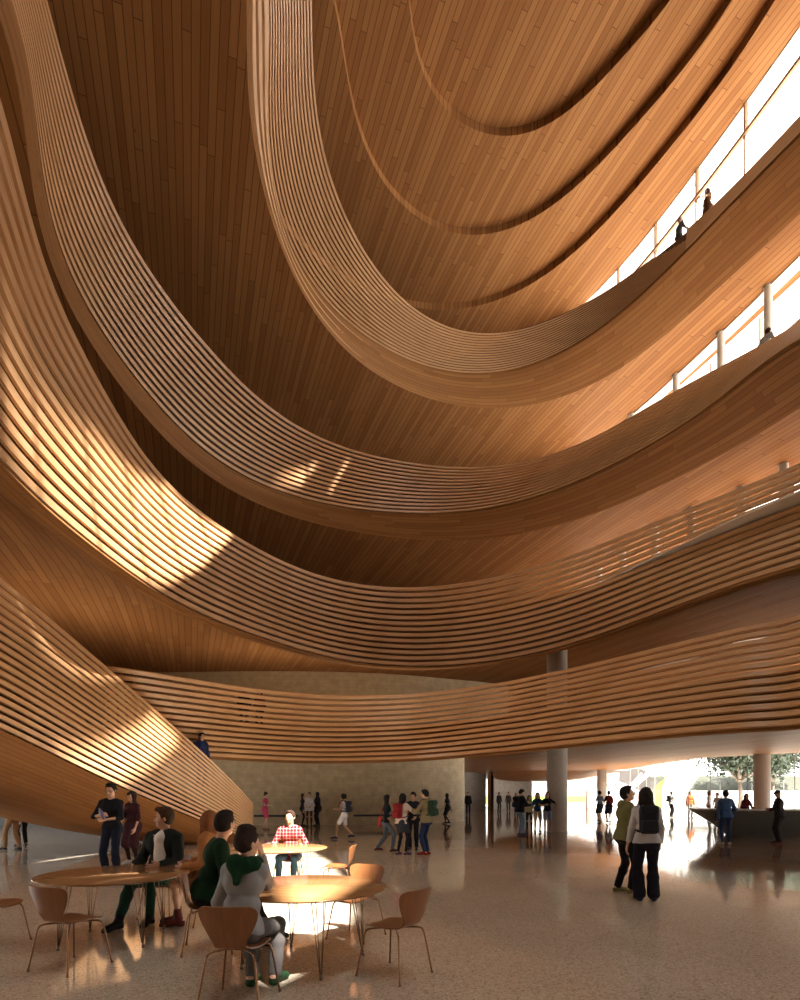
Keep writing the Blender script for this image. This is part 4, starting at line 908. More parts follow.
def bags(J, bag, h, root):
    kind, col, lab = bag; o = empty('backpack' if kind == 'backpack' else 'shoulder_bag', root.location, root.rotation_euler.z); o.scale = root.scale
    tag(o, lab, 'backpack' if kind == 'backpack' else 'bag'); fw, rt, up = J['fw'], J['rt'], J['up']; hh = min(h, .012)
    if kind == 'backpack':
        c = J['C']-fw*.195-up*.05; Fd = Field(c-.36, c+.36, hh); Fd.rbox(c, (.135, .075, .20), [rt, fw, up], .06); Fd.rbox(c-fw*.09-up*.09, (.115, .035, .09), [rt, fw, up], .03, .015); Fd.wrinkle(.004, 30, 2); Fd.build('pack', cmat(col, .7), o)
        for s in (1, -1):
            mb = MB(); q = [c+up*.17+rt*s*.07+fw*.08, J['S']+rt*s*.10+up*.085, J['S']+rt*s*.115+fw*.10, J['C']+rt*s*.125+fw*.145, J['W']+rt*s*.15+fw*.04, c-up*.17+rt*s*.12+fw*.07]
            mb.tube(catmull(q, 6), .016, 8); mb.build('strap', cmat(tuple(v*.7 for v in col), .7), o, True)
        Fd = Field(c+up*.12-.2, c+up*.12+.2, hh); Fd.rbox(c+up*.15-fw*.02, (.13, .088, .07), [rt, fw, up], .05); Fd.build('flap', cmat(tuple(v*.8 for v in col), .7), o)
    else:
        s = 1 if kind == 'bag_r' else -1; c = J['P']+rt*s*.25-fw*.03-up*.02; Fd = Field(c-.3, c+.3, hh); Fd.rbox(c, (.055, .15, .14), [rt, fw, up], .045); Fd.build('pouch', cmat(col, .6), o)
        mb = MB(); mb.tube(catmull([c+up*.12+fw*.1, J['S']+rt*s*.13+up*.07+fw*.03, J['S']+rt*s*.13+up*.07-fw*.04, c+up*.12-fw*.1], 8), .011, 8); mb.build('strap', cmat(tuple(v*.7 for v in col), .6), o, True)
def feetloc(px, py, ht=None):
    x, y = foot(px, py); return (x, y, 0)
# ---------------------------------------------------------------- furniture
def copy_tree(o, parent=None):
    c = o.copy(); COL.objects.link(c)
    if parent is not None: c.parent = parent
    for ch in list(o.children): copy_tree(ch, c)
    return c
def make_chair():
    root = empty('dining_chair'); tag(root, 'brown plywood shell chair', 'chair', 'moulded plywood shell chairs')
    prof = catmull([(.225, .425), (.20, .440), (.10, .447), (-.05, .443), (-.14, .450), (-.19, .475), (-.222, .525), (-.245, .59), (-.272, .68), (-.298, .77), (-.307, .80)], 5)
    n = len(prof); d = np.concatenate([[0], np.cumsum(np.linalg.norm(np.diff(prof, axis=0), axis=1))]); t = d/d[-1]
    wk = [(0, .13), (.03, .175), (.08, .20), (.2, .212), (.36, .207), (.47, .16), (.54, .125), (.60, .128), (.70, .168), (.80, .208), (.88, .232), (.93, .238), (.965, .232), (.985, .21), (1, .17)]
    wid = np.interp(t, [a for a, _ in wk], [b_ for _, b_ in wk]); wid[2:-2] = (wid[:-4]+wid[1:-3]*2+wid[2:-2]*2+wid[3:-1]*2+wid[4:])/8
    top = []; m = 20
    for i in range(n):
        row = []
        for j in range(m+1):
            s = -1+2*j/m; x = s*wid[i]; y, z = prof[i]; b_ = min(max((t[i]-.5)/.25, 0), 1)
            y2 = y+(.95*x*x)*b_; z2 = z+(1-b_)*(.35*x*x*(1-.5*t[i]))
            if t[i] > .9: z2 -= .0
            row.append((x, y2, z2))
        top.append(row)
    A = np.array(top); du = np.gradient(A, axis=0); dv = np.gradient(A, axis=1); nn = np.cross(du, dv); nn /= np.linalg.norm(nn, axis=2, keepdims=True)+1e-9
    Bq = A+nn*.011
    mb = MB(); mb.grid([list(r) for r in A]); mb.grid([list(r) for r in Bq[::-1]])
    edge = [(i, 0) for i in range(n)]+[(n-1, j) for j in range(1, m+1)]+[(i, m) for i in range(n-2, -1, -1)]+[(0, j) for j in range(m-1, -1, -1)]
    mb.grid([[A[e] for e in edge], [Bq[e] for e in edge]])
    mb.build('seat_shell', M['ply'], root, True)
    mb = MB(); mb.lathe([(.07, 0), (.075, .004), (.075, .014), (.05, .018)], (0, .0, .422), 24); mb.build('seat_mount', M['bronze'], root, True)
    for sx in (1, -1):
        for sy in (1, -1):
            mb = MB(); pts = catmull([(sx*.03, sy*.03, .428), (sx*.12, sy*.115, .427), (sx*.168, sy*.165, .420), (sx*.188, sy*.188, .392), (sx*.205, sy*.205, .30), (sx*.245, sy*.245, .012)], 6)
            mb.tube(pts, .0085, 10); mb.lathe([(.009, 0), (.012, .002), (.012, .014), (.009, .02)], (sx*.246, sy*.246, 0), 12); mb.build('leg', M['bronze'], root, True)
    return root
chair0 = make_chair(); used = [False]
GCH = 'moulded plywood shell chairs'
CH = [((-3.12, 5.5), 20, 'brown shell chair seen from behind, empty, in front of the left table'),
      ((-4.42, 6.3), 95, 'brown shell chair cut by the left edge of the picture, facing the left table'),
      ((-2.02, 6.12), 75, 'brown shell chair under the person in the dark green sweater'),
      ((-1.27, 4.60), 6, 'large brown shell chair nearest the viewer, under the person in the grey sweater'),
      ((-.05, 5.28), -53, 'empty brown shell chair right of the front table, seen from the side'),
      ((-.50, 6.65), 207, 'empty shell chair behind the front table with sunlight on its seat'),
      ((-1.02, 9.5), -85, 'thin sunlit shell chair at the right of the far round table'),
      ((-2.05, 10.65), 180, 'shell chair under the man in the red plaid shirt'),
      ((-3.12, 7.72), 195, 'shell chair under the man in the dark hooded jacket'),
      ((-2.3, 7.35), -95, 'shell chair under the woman with long auburn hair')]
for i, ((x, y), yaw, lab) in enumerate(CH):
    c = chair0 if i == 0 else copy_tree(chair0); c.location = (x, y, 0); c.rotation_euler = (0, 0, -R_(yaw)); c['label'] = lab
def make_table():
    root = empty('round_table'); tag(root, 'round brown table', 'table', 'round brown tables on rod legs')
    R = .80; mb = MB(); prof = [(.001, .718), (R-.03, .718), (R-.008, .724), (R, .731), (R, .735), (R-.004, .740), (.001, .741)]; mb.lathe(prof, n=96, cap=False); mb.build('tabletop', M['oak'], root, True)
    mb = MB(); mb.lathe([(R-.10, .702), (R-.10, .719), (R-.12, .719), (R-.12, .702), (R-.10, .702)], n=64, cap=False); mb.build('table_rim', M['steel'], root)
    for a in (45, 135, 225, 315):
        a = R_(a); u = Vector((math.cos(a), math.sin(a), 0)); w = Vector((-u.y, u.x, 0)); f = u*.60; mb = MB()
        for du, dw in ((-.14, -.06), (-.14, .06), (-.03, -.045), (-.03, .045)):
            top_ = u*(.62+du)+w*dw+Vector((0, 0, .705)); mb.tube([top_, f+u*(du*.06)+w*(dw*.09)+Vector((0, 0, .03))], .005, 8)
        mb.lathe([(.013, 0), (.016, .003), (.016, .03), (.012, .05)], tuple(f), 14); mb.tube([u*.46+Vector((0, 0, .71)), u*.60+Vector((0, 0, .71))], .02, 8); mb.build('leg', M['steel'], root, True)
    return root
t0 = make_table(); t0['label'] = 'round brown table at the left, with the man in the hooded jacket behind it'; t0.location = (-3.22, 6.55, 0); t0.rotation_euler.z = R_(8)
t1 = copy_tree(t0); t1['label'] = 'round table nearest the viewer, half sunlit, with the person in grey beside it'; t1.location = (-.93, 5.66, 0); t1.rotation_euler.z = R_(-22)
t2 = copy_tree(t0); t2['label'] = 'round table farther back in front of the man in the red plaid shirt'; t2.location = (-2.02, 9.7, 0); t2.rotation_euler.z = R_(20)

# reception desk, its front leaning outwards like a boat's hull
tb_ = catmull([(11.3, 22.6), (10.5, 20.9), (11.1, 20.1), (12.6, 19.75), (15, 19.6), (19.5, 20.1)], 8)
bb_ = catmull([(13.3, 23.6), (12.9, 22.9), (13.1, 22.4), (14.0, 22.0), (16, 21.5), (19.5, 21.3)], 8)
z_ = lambda P, z: np.column_stack([P[:, :2], np.full(len(P), z)])
desk = empty('reception_desk', (15, 21, 0)); tag(desk, 'long curved grey reception desk with outward-leaning front at the right edge', 'reception desk')
mb = MB(); m1 = tb_*.45+bb_*.55; m1 = m1+np.array([.1, .12]); mb.grid([z_(bb_, 0), z_(m1, .5), z_(tb_, 1.04)]); o = mb.build('desk_front', M['counter'], desk, True); o.location = (-15, -21, 0)
inn = tb_.copy(); cc = np.array([15, 24.5]); dd = cc-inn; inn += dd/np.linalg.norm(dd, axis=1, keepdims=True)*.75
mb = MB(); mb.grid([z_(tb_, 1.04), z_(tb_, 1.10), z_(inn, 1.10), z_(inn, 1.04), z_(tb_, 1.04)]); o = mb.build('desk_top', M['ctop'], desk); o.location = (-15, -21, 0)
mb = MB(); bi_ = bb_+(np.array([15.5, 25])-bb_)*.12; mb.grid([z_(inn, 1.04), z_(bi_, 0)]); o = mb.build('desk_back', M['counter'], desk); o.location = (-15, -21, 0)
# screen on the desk
scn = empty('desk_screen', (17.2, 20.9, 1.1)); tag(scn, 'thin dark screen lying on the reception desk near the cap man', 'screen')
mb = MB(); mb.box(-.5, .5, -.02, .02, .02, .12); mb.build('panel', M['black'], scn); mb = MB(); mb.box(-.1, .1, -.06, .06, 0, .02); mb.build('stand', M['black'], scn)

# ---------------------------------------------------------------- garden beyond the glass
M['leaf'] = plain('foliage_green', (.022, .036, .016), .6, 0, .5, 1.2); M['leaf2'] = plain('foliage_dark', (.03, .034, .02), .7, 0, .4, 1.0); M['grass'] = plain('lawn_green', (.11, .17, .03), .8, 0, .2, 3); M['bark'] = plain('bark', (.16, .12, .09), .8, 0, .3, 8)
def tree(x, y, h, lab, cr, seed):
    rg = np.random.default_rng(seed); root = empty('broadleaf_tree', (x, y, -.3)); tag(root, lab, 'tree', 'trees in the garden')
    mb = MB(); tips = []
    mb.tube([(0, 0, 0), (.1, 0, h*.18), (0, .05, h*.34)], [.28, .2, .17], 10)
    for i in range(9):
        a = i*2*math.pi/9+rg.random(); L_ = cr*(.45+.5*rg.random()); up_ = h*(.30+.5*rg.random())
        p1 = (math.cos(a)*L_*.4, math.sin(a)*L_*.4, h*.34+up_*.35); p2 = (math.cos(a)*L_, math.sin(a)*L_, h*.34+up_*.75); mb.tube([(0, .05, h*.32), p1, p2], [.12, .07, .03], 7); tips += [p1, p2]
        for k in range(2): q = (p2[0]+rg.normal()*.9, p2[1]+rg.normal()*.9, p2[2]+rg.random()*1.2-.3); mb.tube([p1, q], [.05, .015], 5); tips.append(q)
    mb.build('trunk', M['bark'], root, True)
    mb = MB(); vs = []; fs = []
    for tpt in tips:
        for k in range(250):
            c = np.array(tpt)+rg.normal(size=3)*np.array([cr*.22, cr*.22, cr*.13]); a = nrm(rg.normal(size=3)); b_ = nrm(np.cross(a, rg.normal(size=3))); s_ = .16+.14*rg.random(); o = len(vs)
            vs += [tuple(c-a*s_), tuple(c+b_*s_*.5), tuple(c+a*s_), tuple(c-b_*s_*.5)]; fs.append((o, o+1, o+2, o+3))
    mb.add(vs, fs); mb.build('foliage', M['leaf'], root)
tree(34, 58, 9.2, 'large green tree in the garden left of the right column', 5.2, 1)
tree(45, 70, 10, 'green tree in the garden right of the column behind the desk', 4.0, 2)
def wallbox(name, x0, x1, y0, y1, z0, z1, mat, lab, cat):
    mb = MB(); mb.box(x0, x1, y0, y1, z0, z1); tag(mb.build(name, mat), lab, cat)
wallbox('garden_wall', 22.8, 29.5, 54, 54.4, -.31, 1.08, M['grey'], 'low grey wall outside behind the standing visitors', 'wall')
wallbox('garden_wall', 20, 60, 62, 62.5, -.31, 1.9, M['white'], 'low white wall outside below the tree', 'wall')
# mound with a dark planted crest
mb = MB(); rows = []
for fy in np.linspace(0, 1, 9):
    rows.append([(X, 70+fy*16, (.05+4.3*math.sin(math.pi*fy*.9)**.6)*min(1, max(0, (X-31)/3.5))**.5*(1-max(0, (X-52)/20)**2)-.35) for X in np.linspace(31, 64, 34)])
mb.grid(rows); tag(mb.build('planted_mound', M['leaf2'], None, True), 'dark planted mound rising behind the white garden wall', 'mound')
# sculptural canopy: grey inner wall, lawn crescent, white sweep
can = empty('sculptural_canopy', (24, 50, 0)); tag(can, 'white sweeping canopy outside with grey inner wall and green crescent', 'canopy')
def cpart(mb, n_, mt, sm=True): o = mb.build(n_, mt, can, sm); o.location = (-24, -50, 0)
mb = MB(); rows = []
for t in np.linspace(0, 1, 10): rows.append([(19.0+3.7*s_+.2*t, 50+1.5*s_+.8*math.sin(t*1.6), -.31+(3.75+.35*math.sin(s_*3.1))*t*(1 if s_ < .7 else 1-(s_-.7)*.5)) for s_ in np.linspace(0, 1, 14)])
mb.grid(rows); cpart(mb, 'grey_inner_wall', M['grey'])
mb = MB(); rows = []
for t in np.linspace(0, 1, 12):
    e0 = 22.5+1.1*math.sin(t*2.6)*-1+t*1.3; rows.append([(e0-.65*math.sin(math.pi*t)+(.9*math.sin(math.pi*min(t*1.05, 1)))*s_, 49.3+.2*s_, -.2+3.6*t) for s_ in np.linspace(0, 1, 6)])
mb.grid(rows); cpart(mb, 'lawn_crescent', M['grass'])
mb = MB(); rows = []
for t in np.linspace(0, 1, 20):
    e0 = 22.7-1.0*math.sin(t*2.6)+t*1.4; e1 = 24.0+2.6*t**1.5
    rows.append([(e0+(e1-e0)*s_, 50+.9*math.sin(s_*3), -.31+4.3*t) for s_ in np.linspace(0, 1, 8)])
mb.grid(rows); cpart(mb, 'white_sweep', M['white'])
mb = MB(); rows = []
for t in np.linspace(0, 1, 12): rows.append([(19+7.5*t, 50+s_*6, 4.0+.9*math.sin(t*2.2)+s_*.3) for s_ in np.linspace(0, 1, 4)])
mb.grid(rows); cpart(mb, 'canopy_roof', M['white'])
mb = MB()
for dx in (0, .5, 1.0): mb.tube([(18.4+dx, 48+dx, 1.6+.2*dx), (20.2+dx*.8, 48.5, 3.3)], .06, 8)
cpart(mb, 'struts', M['white'])
# long hedge strip and a neighbouring low building seen through the far openings
wallbox('lawn_strip', 5, 60, 98, 99, -.31, 1.15, M['grass'], 'bright green hedge strip far outside behind the columns', 'hedge')
nb = empty('neighbour_building', (25, 120, 0)); tag(nb, 'low pale building far outside with dark slab edges', 'building')
for nm_, b_, mt in (('slab', (-25, 30, 0, 20, 2.5, 3.1), 'roofmetal'), ('upper_floor', (-25, 30, 2, 20, 3.1, 6.6), 'white'), ('roof', (-27, 32, -2, 22, 6.6, 7.1), 'darkgrey'), ('ground_floor', (-25, 30, 3, 20, -.31, 2.5), 'white')):
    mb = MB(); mb.box(*b_); mb.build(nm_, M[mt], nb)
wallbox('garden_kerb', 12, 24, 74, 74.6, -.31, .45, M['darkgrey'], 'dark low kerb outside beyond the far columns', 'kerb')
for i in range(7):
    mb = MB(); mb.lathe([(.05, 0), (.04, .05), (.035, 3.2), (.06, 3.3)], n=10); o = mb.build('garden_post', M['grey'], None, True); o.location = (26.5+i*3.3, 60, -.31); tag(o, 'slim pale post standing along the white garden wall', 'post', 'slim posts along the garden wall')
# ---------------------------------------------------------------- people
BLK = (.012, .011, .012); DN = (.02, .025, .045); NAVY = (.012, .018, .04)
def P_at(px, py): x, y = foot(px, py); return (x, y, 0)
stand = lambda **k: k
walk = lambda a=.22, **k: dict(fr=(.09, a, .09), fl=(-.09, -a, .13), hr=(.25, -.12, .82), hl=(-.25, .18, .86), pz=.90, **k)
# pair in the right foreground
person(P_at(624.5, 893), 88, 'young man in olive green hoodie and black trousers looking up, right foreground', ht=1.76, res='near', skin='light', hair=('short', BLK), top=('jacket', (.13, .125, .05)), bottom=('trousers', BLK), shoes=(.16, .15, .05), acc=('hood', 'glasses'), pose=dict(hpitch=-12, hyaw=15, hr=(.20, .10, .82), hl=(-.22, .08, .80), fr=(.10, .06, .085), fl=(-.10, -.08, .085), splay=16))
person(P_at(646.5, 901), 12, 'woman in pale grey sweater and wide black trousers with her back turned, right foreground', ht=1.74, res='near', fem=True, skin='light', hair=('longish', (.02, .015, .014)), top=('sweater', (.42, .41, .43), dict(sleeve=.88)), bottom=('wide', (.012, .011, .018)), shoes=(.02, .025, .05), pose=dict(hpitch=-6, hyaw=10, hr=(.22, .14, .86)), bag=('backpack', (.018, .018, .026), 'black backpack worn by the woman in the pale grey sweater'))
# group of four in the middle
person(P_at(386, 852), 75, 'leftmost of the group of four, in black top and grey jeans with red tote', ht=1.64, res='mid', fem=True, hair=('longish', BLK), top=('tee', (.012, .014, .022), dict(sleeve=.6)), bottom=('jeans', (.09, .12, .15)), shoes=(.07, .03, .04), pose=dict(fl=(-.09, -.26, .12), fr=(.09, .16, .09), pz=.89, hr=(.2, .1, .9)), bag=('bag_l', (.45, .05, .05), 'coral red tote carried by the person in the black top'))
person(P_at(402, 855), 40, 'woman in cream jacket and dark skirt, pointing, in the group of four', ht=1.64, res='mid', fem=True, hair=('longish', BLK), top=('sweater', (.62, .53, .47)), bottom=('skirt', (.03, .035, .05), .30), shoes=(.10, .06, .12), acc=('tights',), pose=dict(hr=(.32, .42, 1.18), er=(1, -.2, -1), fl=(-.11, -.05, .085), fr=(.11, .03, .085)), bag=('backpack', (.20, .015, .02), 'dark red backpack on the woman in the cream jacket'))
person(P_at(413.5, 850), 195, 'young man all in black facing the viewer, in the group of four', ht=1.68, res='mid', hair=('short', BLK), top=('shirt', (.012, .014, .022)), bottom=('trousers', (.012, .014, .02)), pose=dict(hpitch=18, hr=(.18, .32, 1.12), er=(1, -.3, -1), hl=(-.14, .28, .98)))
person(P_at(426.5, 855), -60, 'rightmost of the group of four, in khaki jacket, blue jeans and red shoes', ht=1.74, res='mid', skin='light', hair=('short', BLK), top=('jacket', (.25, .20, .11)), bottom=('jeans', (.02, .035, .09)), shoes=(.24, .02, .02), acc=('hood',), pose=dict(hl=(-.22, .34, 1.18), el=(-1, -.2, -1), hpitch=10), bag=('backpack', (.02, .05, .03), 'dark green backpack on the young man in the khaki jacket'))
# walking woman, pink dress, trio
person(P_at(344, 839), -80, 'woman in striped tank top and white shorts walking before the stone wall', ht=1.66, res='mid', fem=True, hair=('curly', BLK), top=('tank', (.10, .10, .2), dict(kind='stripe')), bottom=('shorts', (.70, .70, .76)), shoes=(.02, .03, .06), pose=dict(fl=(-.09, .28, .09), fr=(.09, -.32, .15), pz=.89, hl=(-.14, .30, 1.12), el=(-1, -.4, -1)), bag=('backpack', (.02, .022, .035), 'small dark backpack on the woman in white shorts'))
person(P_at(265, 829), 100, 'woman in a pink dress reading her phone by the stone wall', ht=1.68, res='mid', fem=True, skin='light', hair=('bun', BLK), top=('dress', (.62, .08, .16), dict(hem=-.40)), bottom=('none', BLK), shoes=(.3, .2, .12), pose=dict(hpitch=22, hr=(.12, .30, 1.10), er=(1, -.4, -1), hl=(-.12, .26, 1.06), fl=(-.07, -.10, .085), fr=(.07, .10, .085)))
person(P_at(302, 826), 80, 'woman with long hair in dark clothes, left one of the trio by the stone wall', ht=1.62, res='far', fem=True, hair=('long', (.05, .02, .015)), top=('sweater', (.03, .02, .02)), bottom=('leggings', (.02, .015, .015)))
person(P_at(309.5, 826.3), 180, 'person in a patterned light jacket, middle one of the trio by the stone wall', ht=1.68, res='far', fem=True, hair=('short', BLK), top=('jacket', (.35, .22, .18), dict(kind='stripe', hem=-.14)), bottom=('leggings', (.10, .02, .02)), pose=dict(hr=(.12, .28, 1.0), hl=(-.12, .28, 1.0)))
person(P_at(318, 826), -70, 'person in a long dark cardigan, right one of the trio by the stone wall', ht=1.70, res='far', fem=True, hair=('longish', BLK), top=('coat', (.02, .017, .018), dict(hem=-.22)), bottom=('trousers', (.02, .018, .02)), pose=dict(hl=(-.15, .28, 1.1), el=(-1, -.4, -1)))
# standing pair behind the left table
x_, y_ = foot(112, 879)
person((x_, y_, 0), 180, 'standing man in a black shirt and glasses holding a bottle behind the left table', ht=1.84, res='near', skin='light', hair=('short', BLK), top=('tee', (.013, .015, .02), dict(sleeve=.62)), bottom=('trousers', (.014, .018, .035)), acc=('glasses',), pose=dict(hpitch=16, hr=(.06, .26, 1.16), er=(1, -.1, -1), hl=(-.02, .27, 1.08), el=(-1, -.2, -1), curlr=.9, curll=.9))
mb = MB(); mb.lathe([(.03, 0), (.033, .01), (.033, .15), (.014, .19), (.014, .215), (.001, .22)], n=20); o = mb.build('drink_bottle', plain('bottle_violet', (.16, .15, .26), .2), None, True); o.location = (x_+.02, y_-.33, 1.17); o.rotation_euler = (.1, -.4, 0); tag(o, 'violet grey drink bottle held by the standing man in glasses', 'bottle')
person(P_at(133, 864), 195, 'woman with a dark fringe in a maroon dress standing behind the man in glasses', ht=1.70, res='near', fem=True, skin='light', hair=('longish', (.03, .018, .02)), top=('dress', (.045, .015, .022), dict(sleeve=.6, hem=-.62)), bottom=('leggings', (.03, .015, .02)), shoes=(.6, .6, .62), acc=('fringe', 'glasses'), pose=dict(hyaw=22, hr=(.10, .24, 1.02), hl=(-.16, .12, .85)))
# seated at the tables
person((-3.12, 7.66, 0), 188, 'seated man in a dark hooded jacket over a white t-shirt at the left table', ht=1.95, res='near', skin='light', hair=('quiff', (.055, .03, .018)), top=('jacket', (.018, .022, .02)), bottom=('jeans', (.015, .045, .03)), shoes=BLK, acc=('open_tee', 'boots'), pose=dict(sit=True, pz=.49, lean=-2, hyaw=62, hr=(.24, .22, .62), hl=(-.16, .34, .66), fr=(.16, .62, .085), fl=(-.04, .36, .085)))
person((-2.34, 7.30, 0), -95, 'seated woman with auburn hair, tan coat and red ankle boots beside the left table', ht=1.82, res='near', fem=True, skin='light', hair=('long', (.22, .085, .035)), top=('coat', (.36, .15, .05), dict(hem=-.10)), bottom=('skirt', (.2, .1, .06), .2), shoes=(.13, .03, .025), acc=('boots',), pose=dict(sit=True, hyaw=75, twist=-20, hr=(.15, .3, .72), hl=(-.15, .3, .7), fr=(.05, .44, .085), fl=(-.10, .38, .085)))
person((-2.04, 6.08, 0), 66, 'seated person in a dark green sweater between the two seated women', ht=1.90, res='near', skin='light', hair=('short', (.02, .014, .012)), top=('sweater', (.007, .024, .010)), bottom=('trousers', BLK), shoes=(.03, .018, .015), acc=(), pose=dict(sit=True, pz=.55, hyaw=-42, lean=16, hr=(.14, .36, .80), hl=(-.16, .34, .80), fr=(.14, .5, .085), fl=(-.10, .62, .085)))
JC = person((-1.29, 4.68, 0), 9, 'seated woman in a grey sweater and dark green scarf with her back to the viewer', ht=1.74, res='near', fem=True, skin='light', hair=('tuft', (.030, .018, .014)), top=('sweater', (.27, .27, .28)), bottom=('trousers', (.11, .10, .10)), shoes=(.018, .05, .022), acc=('scarf',), pose=dict(sit=True, lean=12, hyaw=30, hpitch=6, hr=(.07, .27, 1.10), er=(.15, .3, -1.2), hl=(-.14, .34, .80), fr=(.16, .34, .085), fl=(-.02, .28, .085)))
person((-2.0, 10.6, 0), 178, 'seated man in a red and white plaid shirt at the far table', ht=1.74, res='mid', skin='light', hair=('short', (.04, .022, .015)), top=('shirt', (.4, .1, .1), dict(kind='plaid', sleeve=.8)), bottom=('jeans', (.05, .10, .14)), pose=dict(sit=True, pz=.52, hyaw=18, hr=(.24, .36, .70), hl=(-.26, .34, .70), fr=(.14, .45, .085), fl=(-.10, .35, .085)))
# knit cap worn by the green sweater person
hat_c = None
# on the stair and the first-floor gallery
person((-6.38, 18.6, 1.86), 130, 'person in a navy jacket walking on the slatted stair', ht=1.72, res='mid', hair=('short', BLK), top=('jacket', (.02, .03, .09)), bottom=('trousers', (.02, .025, .06)), pose=dict(hyaw=-15), bag=('backpack', (.03, .04, .08), 'small navy backpack on the person on the stair'))
person(((244-400)*22.3/F, 22.3, 4.0), 160, 'left visitor in dark clothes behind the first-floor slats', ht=1.70, res='far', top=('sweater', (.015, .02, .03)), bottom=('trousers', (.012, .015, .025)), group=None)
person(((260-400)*22.4/F, 22.4, 4.0), 190, 'right visitor with a red top behind the first-floor slats', ht=1.66, res='far', fem=True, hair=('longish', BLK), top=('sweater', (.20, .04, .05)), bottom=('leggings', (.012, .012, .02)))
# under the stair at far left
person(P_at(13, 850), -75, 'man in khaki trousers at far left, head hidden by the stair', ht=1.78, res='mid', hair=('short', BLK), top=('shirt', (.13, .09, .10)), bottom=('trousers', (.28, .17, .09)), pose=dict(hl=(-.2, .42, 1.1), el=(-1, -.3, -1), fl=(-.1, .18, .085), fr=(.1, -.12, .085)), bag=('backpack', (.06, .012, .02), 'maroon backpack on the man in khaki trousers'))
person(P_at(22.5, 846), -60, 'person in black at far left beside the khaki trousers', ht=1.72, res='mid', hair=('short', BLK), top=('shirt', (.02, .02, .03)), bottom=('trousers', BLK))
# group by the thick column
person(P_at(520.5, 835), 70, 'man in a black jacket and light blue jeans looking down, left of the thick column', ht=1.80, res='mid', hair=('short', BLK), top=('jacket', (.015, .016, .026)), bottom=('jeans', (.20, .30, .40)), shoes=(.03, .06, .12), pose=dict(hpitch=28, hr=(.15, .34, 1.12), er=(1, -.4, -1), hl=(-.1, .34, 1.1)), bag=('backpack', (.012, .014, .02), 'black backpack on the man in light blue jeans'))
person(P_at(529.5, 831), 200, 'girl in a yellow top half hidden behind the man in light blue jeans', ht=1.55, res='mid', fem=True, hair=('longish', BLK), top=('tee', (.55, .55, .10), dict(kind='stripe')), bottom=('leggings', BLK))
person(P_at(537.5, 832.5), 185, 'young woman in a blue t-shirt and beige shorts beside the thick column', ht=1.68, res='mid', fem=True, hair=('long', BLK), top=('tee', (.02, .06, .16)), bottom=('shorts', (.50, .40, .26)), pose=dict(hl=(-.10, .24, 1.2), el=(-1, -.3, -1)))
person(P_at(547.5, 833), 190, 'young woman in a black t-shirt and denim shorts next to the thick column', ht=1.70, res='mid', fem=True, hair=('long', BLK), top=('tee', (.013, .013, .018)), bottom=('shorts', (.22, .25, .38)), shoes=(.5, .5, .5), pose=dict(hr=(.12, .24, 1.18), er=(1, -.3, -1), hl=(-.26, .05, 1.0), el=(-1, -.4, -.4)))
# farther back
person(P_at(447.5, 824), -60, 'woman in black walking past the end of the stone wall', ht=1.66, res='far', fem=True, hair=('long', BLK), top=('dress', (.012, .012, .014)), bottom=('leggings', (.03, .02, .02)), pose=walk(.16))
person(P_at(468, 815), 175, 'dark silhouetted person standing alone beside the wall gap', ht=1.72, res='far', top=('jacket', (.012, .012, .014)), bottom=('trousers', (.012, .012, .014)))
person(P_at(499, 811.5), 160, 'leftmost of three distant people by the far curved wall', ht=1.70, res='far', top=('sweater', (.03, .03, .035)), bottom=('trousers', (.02, .02, .02)))
person(P_at(508.5, 811), 200, 'middle of three distant people by the far curved wall', ht=1.72, res='far', top=('shirt', (.06, .05, .05)), bottom=('trousers', (.03, .03, .03)))
person(P_at(516, 812), 170, 'rightmost of three distant people by the far curved wall', ht=1.66, res='far', fem=True, hair=('longish', BLK), top=('sweater', (.10, .08, .07)), bottom=('trousers', (.03, .03, .03)))
person(P_at(600, 822), -10, 'student in a blue grey shirt and dark skirt walking off, left of the distant pair', ht=1.80, res='far', fem=True, hair=('short', BLK), top=('tee', (.12, .15, .21)), bottom=('skirt', (.03, .035, .05), .42), pose=walk(.12))
person(P_at(609, 823), 5, 'student in a dark outfit with a red backpack, right of the distant pair', ht=1.80, res='far', fem=True, hair=('bun', BLK), top=('tee', (.05, .06, .09)), bottom=('skirt', (.03, .03, .045), .42), pose=walk(.12), bag=('backpack', (.22, .03, .03), 'red backpack on the right student of the distant pair'))
person(P_at(671, 817.5), 80, 'photographer in a white shirt and dark trousers standing in the bright entrance', ht=1.76, res='far', hair=('short', BLK), top=('shirt', (.45, .45, .42)), bottom=('trousers', BLK), pose=dict(hr=(.12, .36, 1.15), er=(1, -.3, -1)), bag=('backpack', (.02, .02, .025), 'black backpack on the photographer in the entrance'))
person(P_at(690, 818), 178, 'person in an orange jacket and grey trousers in the bright entrance', ht=1.76, res='far', hair=('short', BLK), top=('jacket', (.32, .09, .03)), bottom=('trousers', (.12, .12, .12)))
person(P_at(708.5, 822), 120, 'person in a white shirt behind the left end of the reception desk', ht=1.78, res='far', fem=True, hair=('longish', (.1, .06, .04)), top=('tee', (.55, .55, .55)), bottom=('trousers', (.12, .12, .14)))
person(P_at(717.5, 823), -120, 'person in a grey patterned top beside the person in white behind the desk', ht=1.66, res='far', fem=True, hair=('short', (.1, .06, .04)), top=('tee', (.25, .22, .22), dict(kind='stripe')), bottom=('trousers', (.1, .1, .1)))
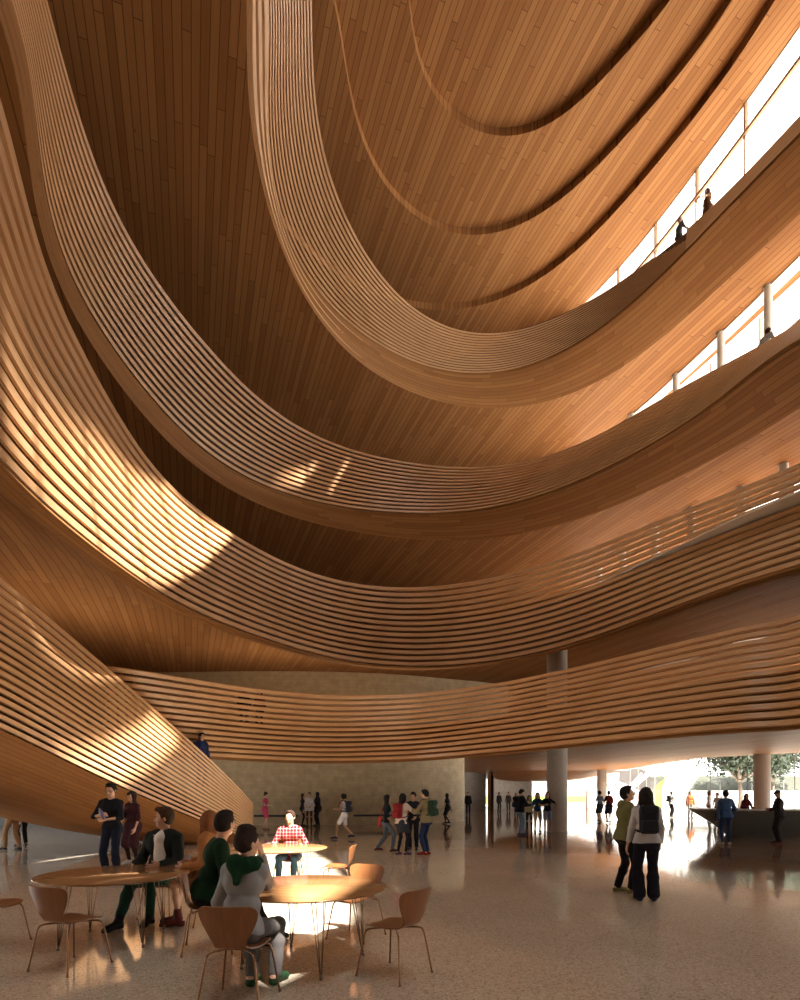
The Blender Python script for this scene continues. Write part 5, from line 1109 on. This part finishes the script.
person(P_at(726, 845), 15, 'person in a blue denim jacket with a shoulder bag standing at the reception desk', ht=1.74, res='mid', fem=True, hair=('bun', BLK), top=('jacket', (.05, .11, .24)), bottom=('jeans', (.03, .05, .13)), shoes=(.4, .4, .42), pose=dict(hr=(.14, .28, 1.1), er=(1, -.3, -1)), bag=('bag_l', (.04, .06, .13), 'dark blue shoulder bag of the person in the denim jacket'))
person((14.55, 24.4, 0), 175, 'receptionist in a dark red top behind the reception desk', ht=1.62, res='mid', fem=True, hair=('longish', BLK), top=('sweater', (.10, .012, .018)), bottom=('trousers', BLK), pose=dict(hl=(-.2, .3, 1.06), hr=(.2, .3, 1.06)))
person(P_at(779.5, 844), -75, 'man in a cap and dark tracksuit with a lime collar standing before the reception desk', ht=1.74, res='mid', hair=('cap', (.02, .02, .025)), top=('jacket', (.035, .035, .04)), bottom=('trousers', (.03, .027, .03)), shoes=(.12, .05, .05), pose=dict(hpitch=22, hl=(-.08, .28, 1.12), el=(-1, -.4, -1), hr=(.12, .28, 1.08), er=(1, -.4, -1)))
# upper galleries
def gal(px, py_head, Y, ht): z = EH+(HZ-py_head)*Y/F; return ((px-400)*Y/F, Y, z-ht)
person(gal(708, 189, 22.9, 1.72), -100, 'pointing woman in a brown dress on the highest gallery at right', ht=1.72, res='mid', fem=True, hair=('longish', (.06, .03, .02)), top=('dress', (.16, .07, .035)), bottom=('none', BLK), pose=dict(hl=(-.22, .52, 1.08), el=(-1, -.3, -1)))
person(gal(679, 218, 23.9, 1.60), 80, 'visitor with a hat in a grey top leaning on the highest gallery', ht=1.60, res='mid', hair=('cap', (.15, .08, .04)), top=('shirt', (.12, .12, .12)), bottom=('trousers', (.06, .06, .06)), pose=dict(hr=(.2, .32, 1.1)))
person(gal(762, 324, 19.5, 1.70), 70, 'visitor in a white shirt and dark vest leaning on the middle gallery at right', ht=1.70, res='mid', hair=('short', (.05, .025, .015)), top=('shirt', (.35, .32, .28)), bottom=('trousers', (.04, .03, .03)), pose=dict(lean=28, hr=(.2, .45, 1.05)))
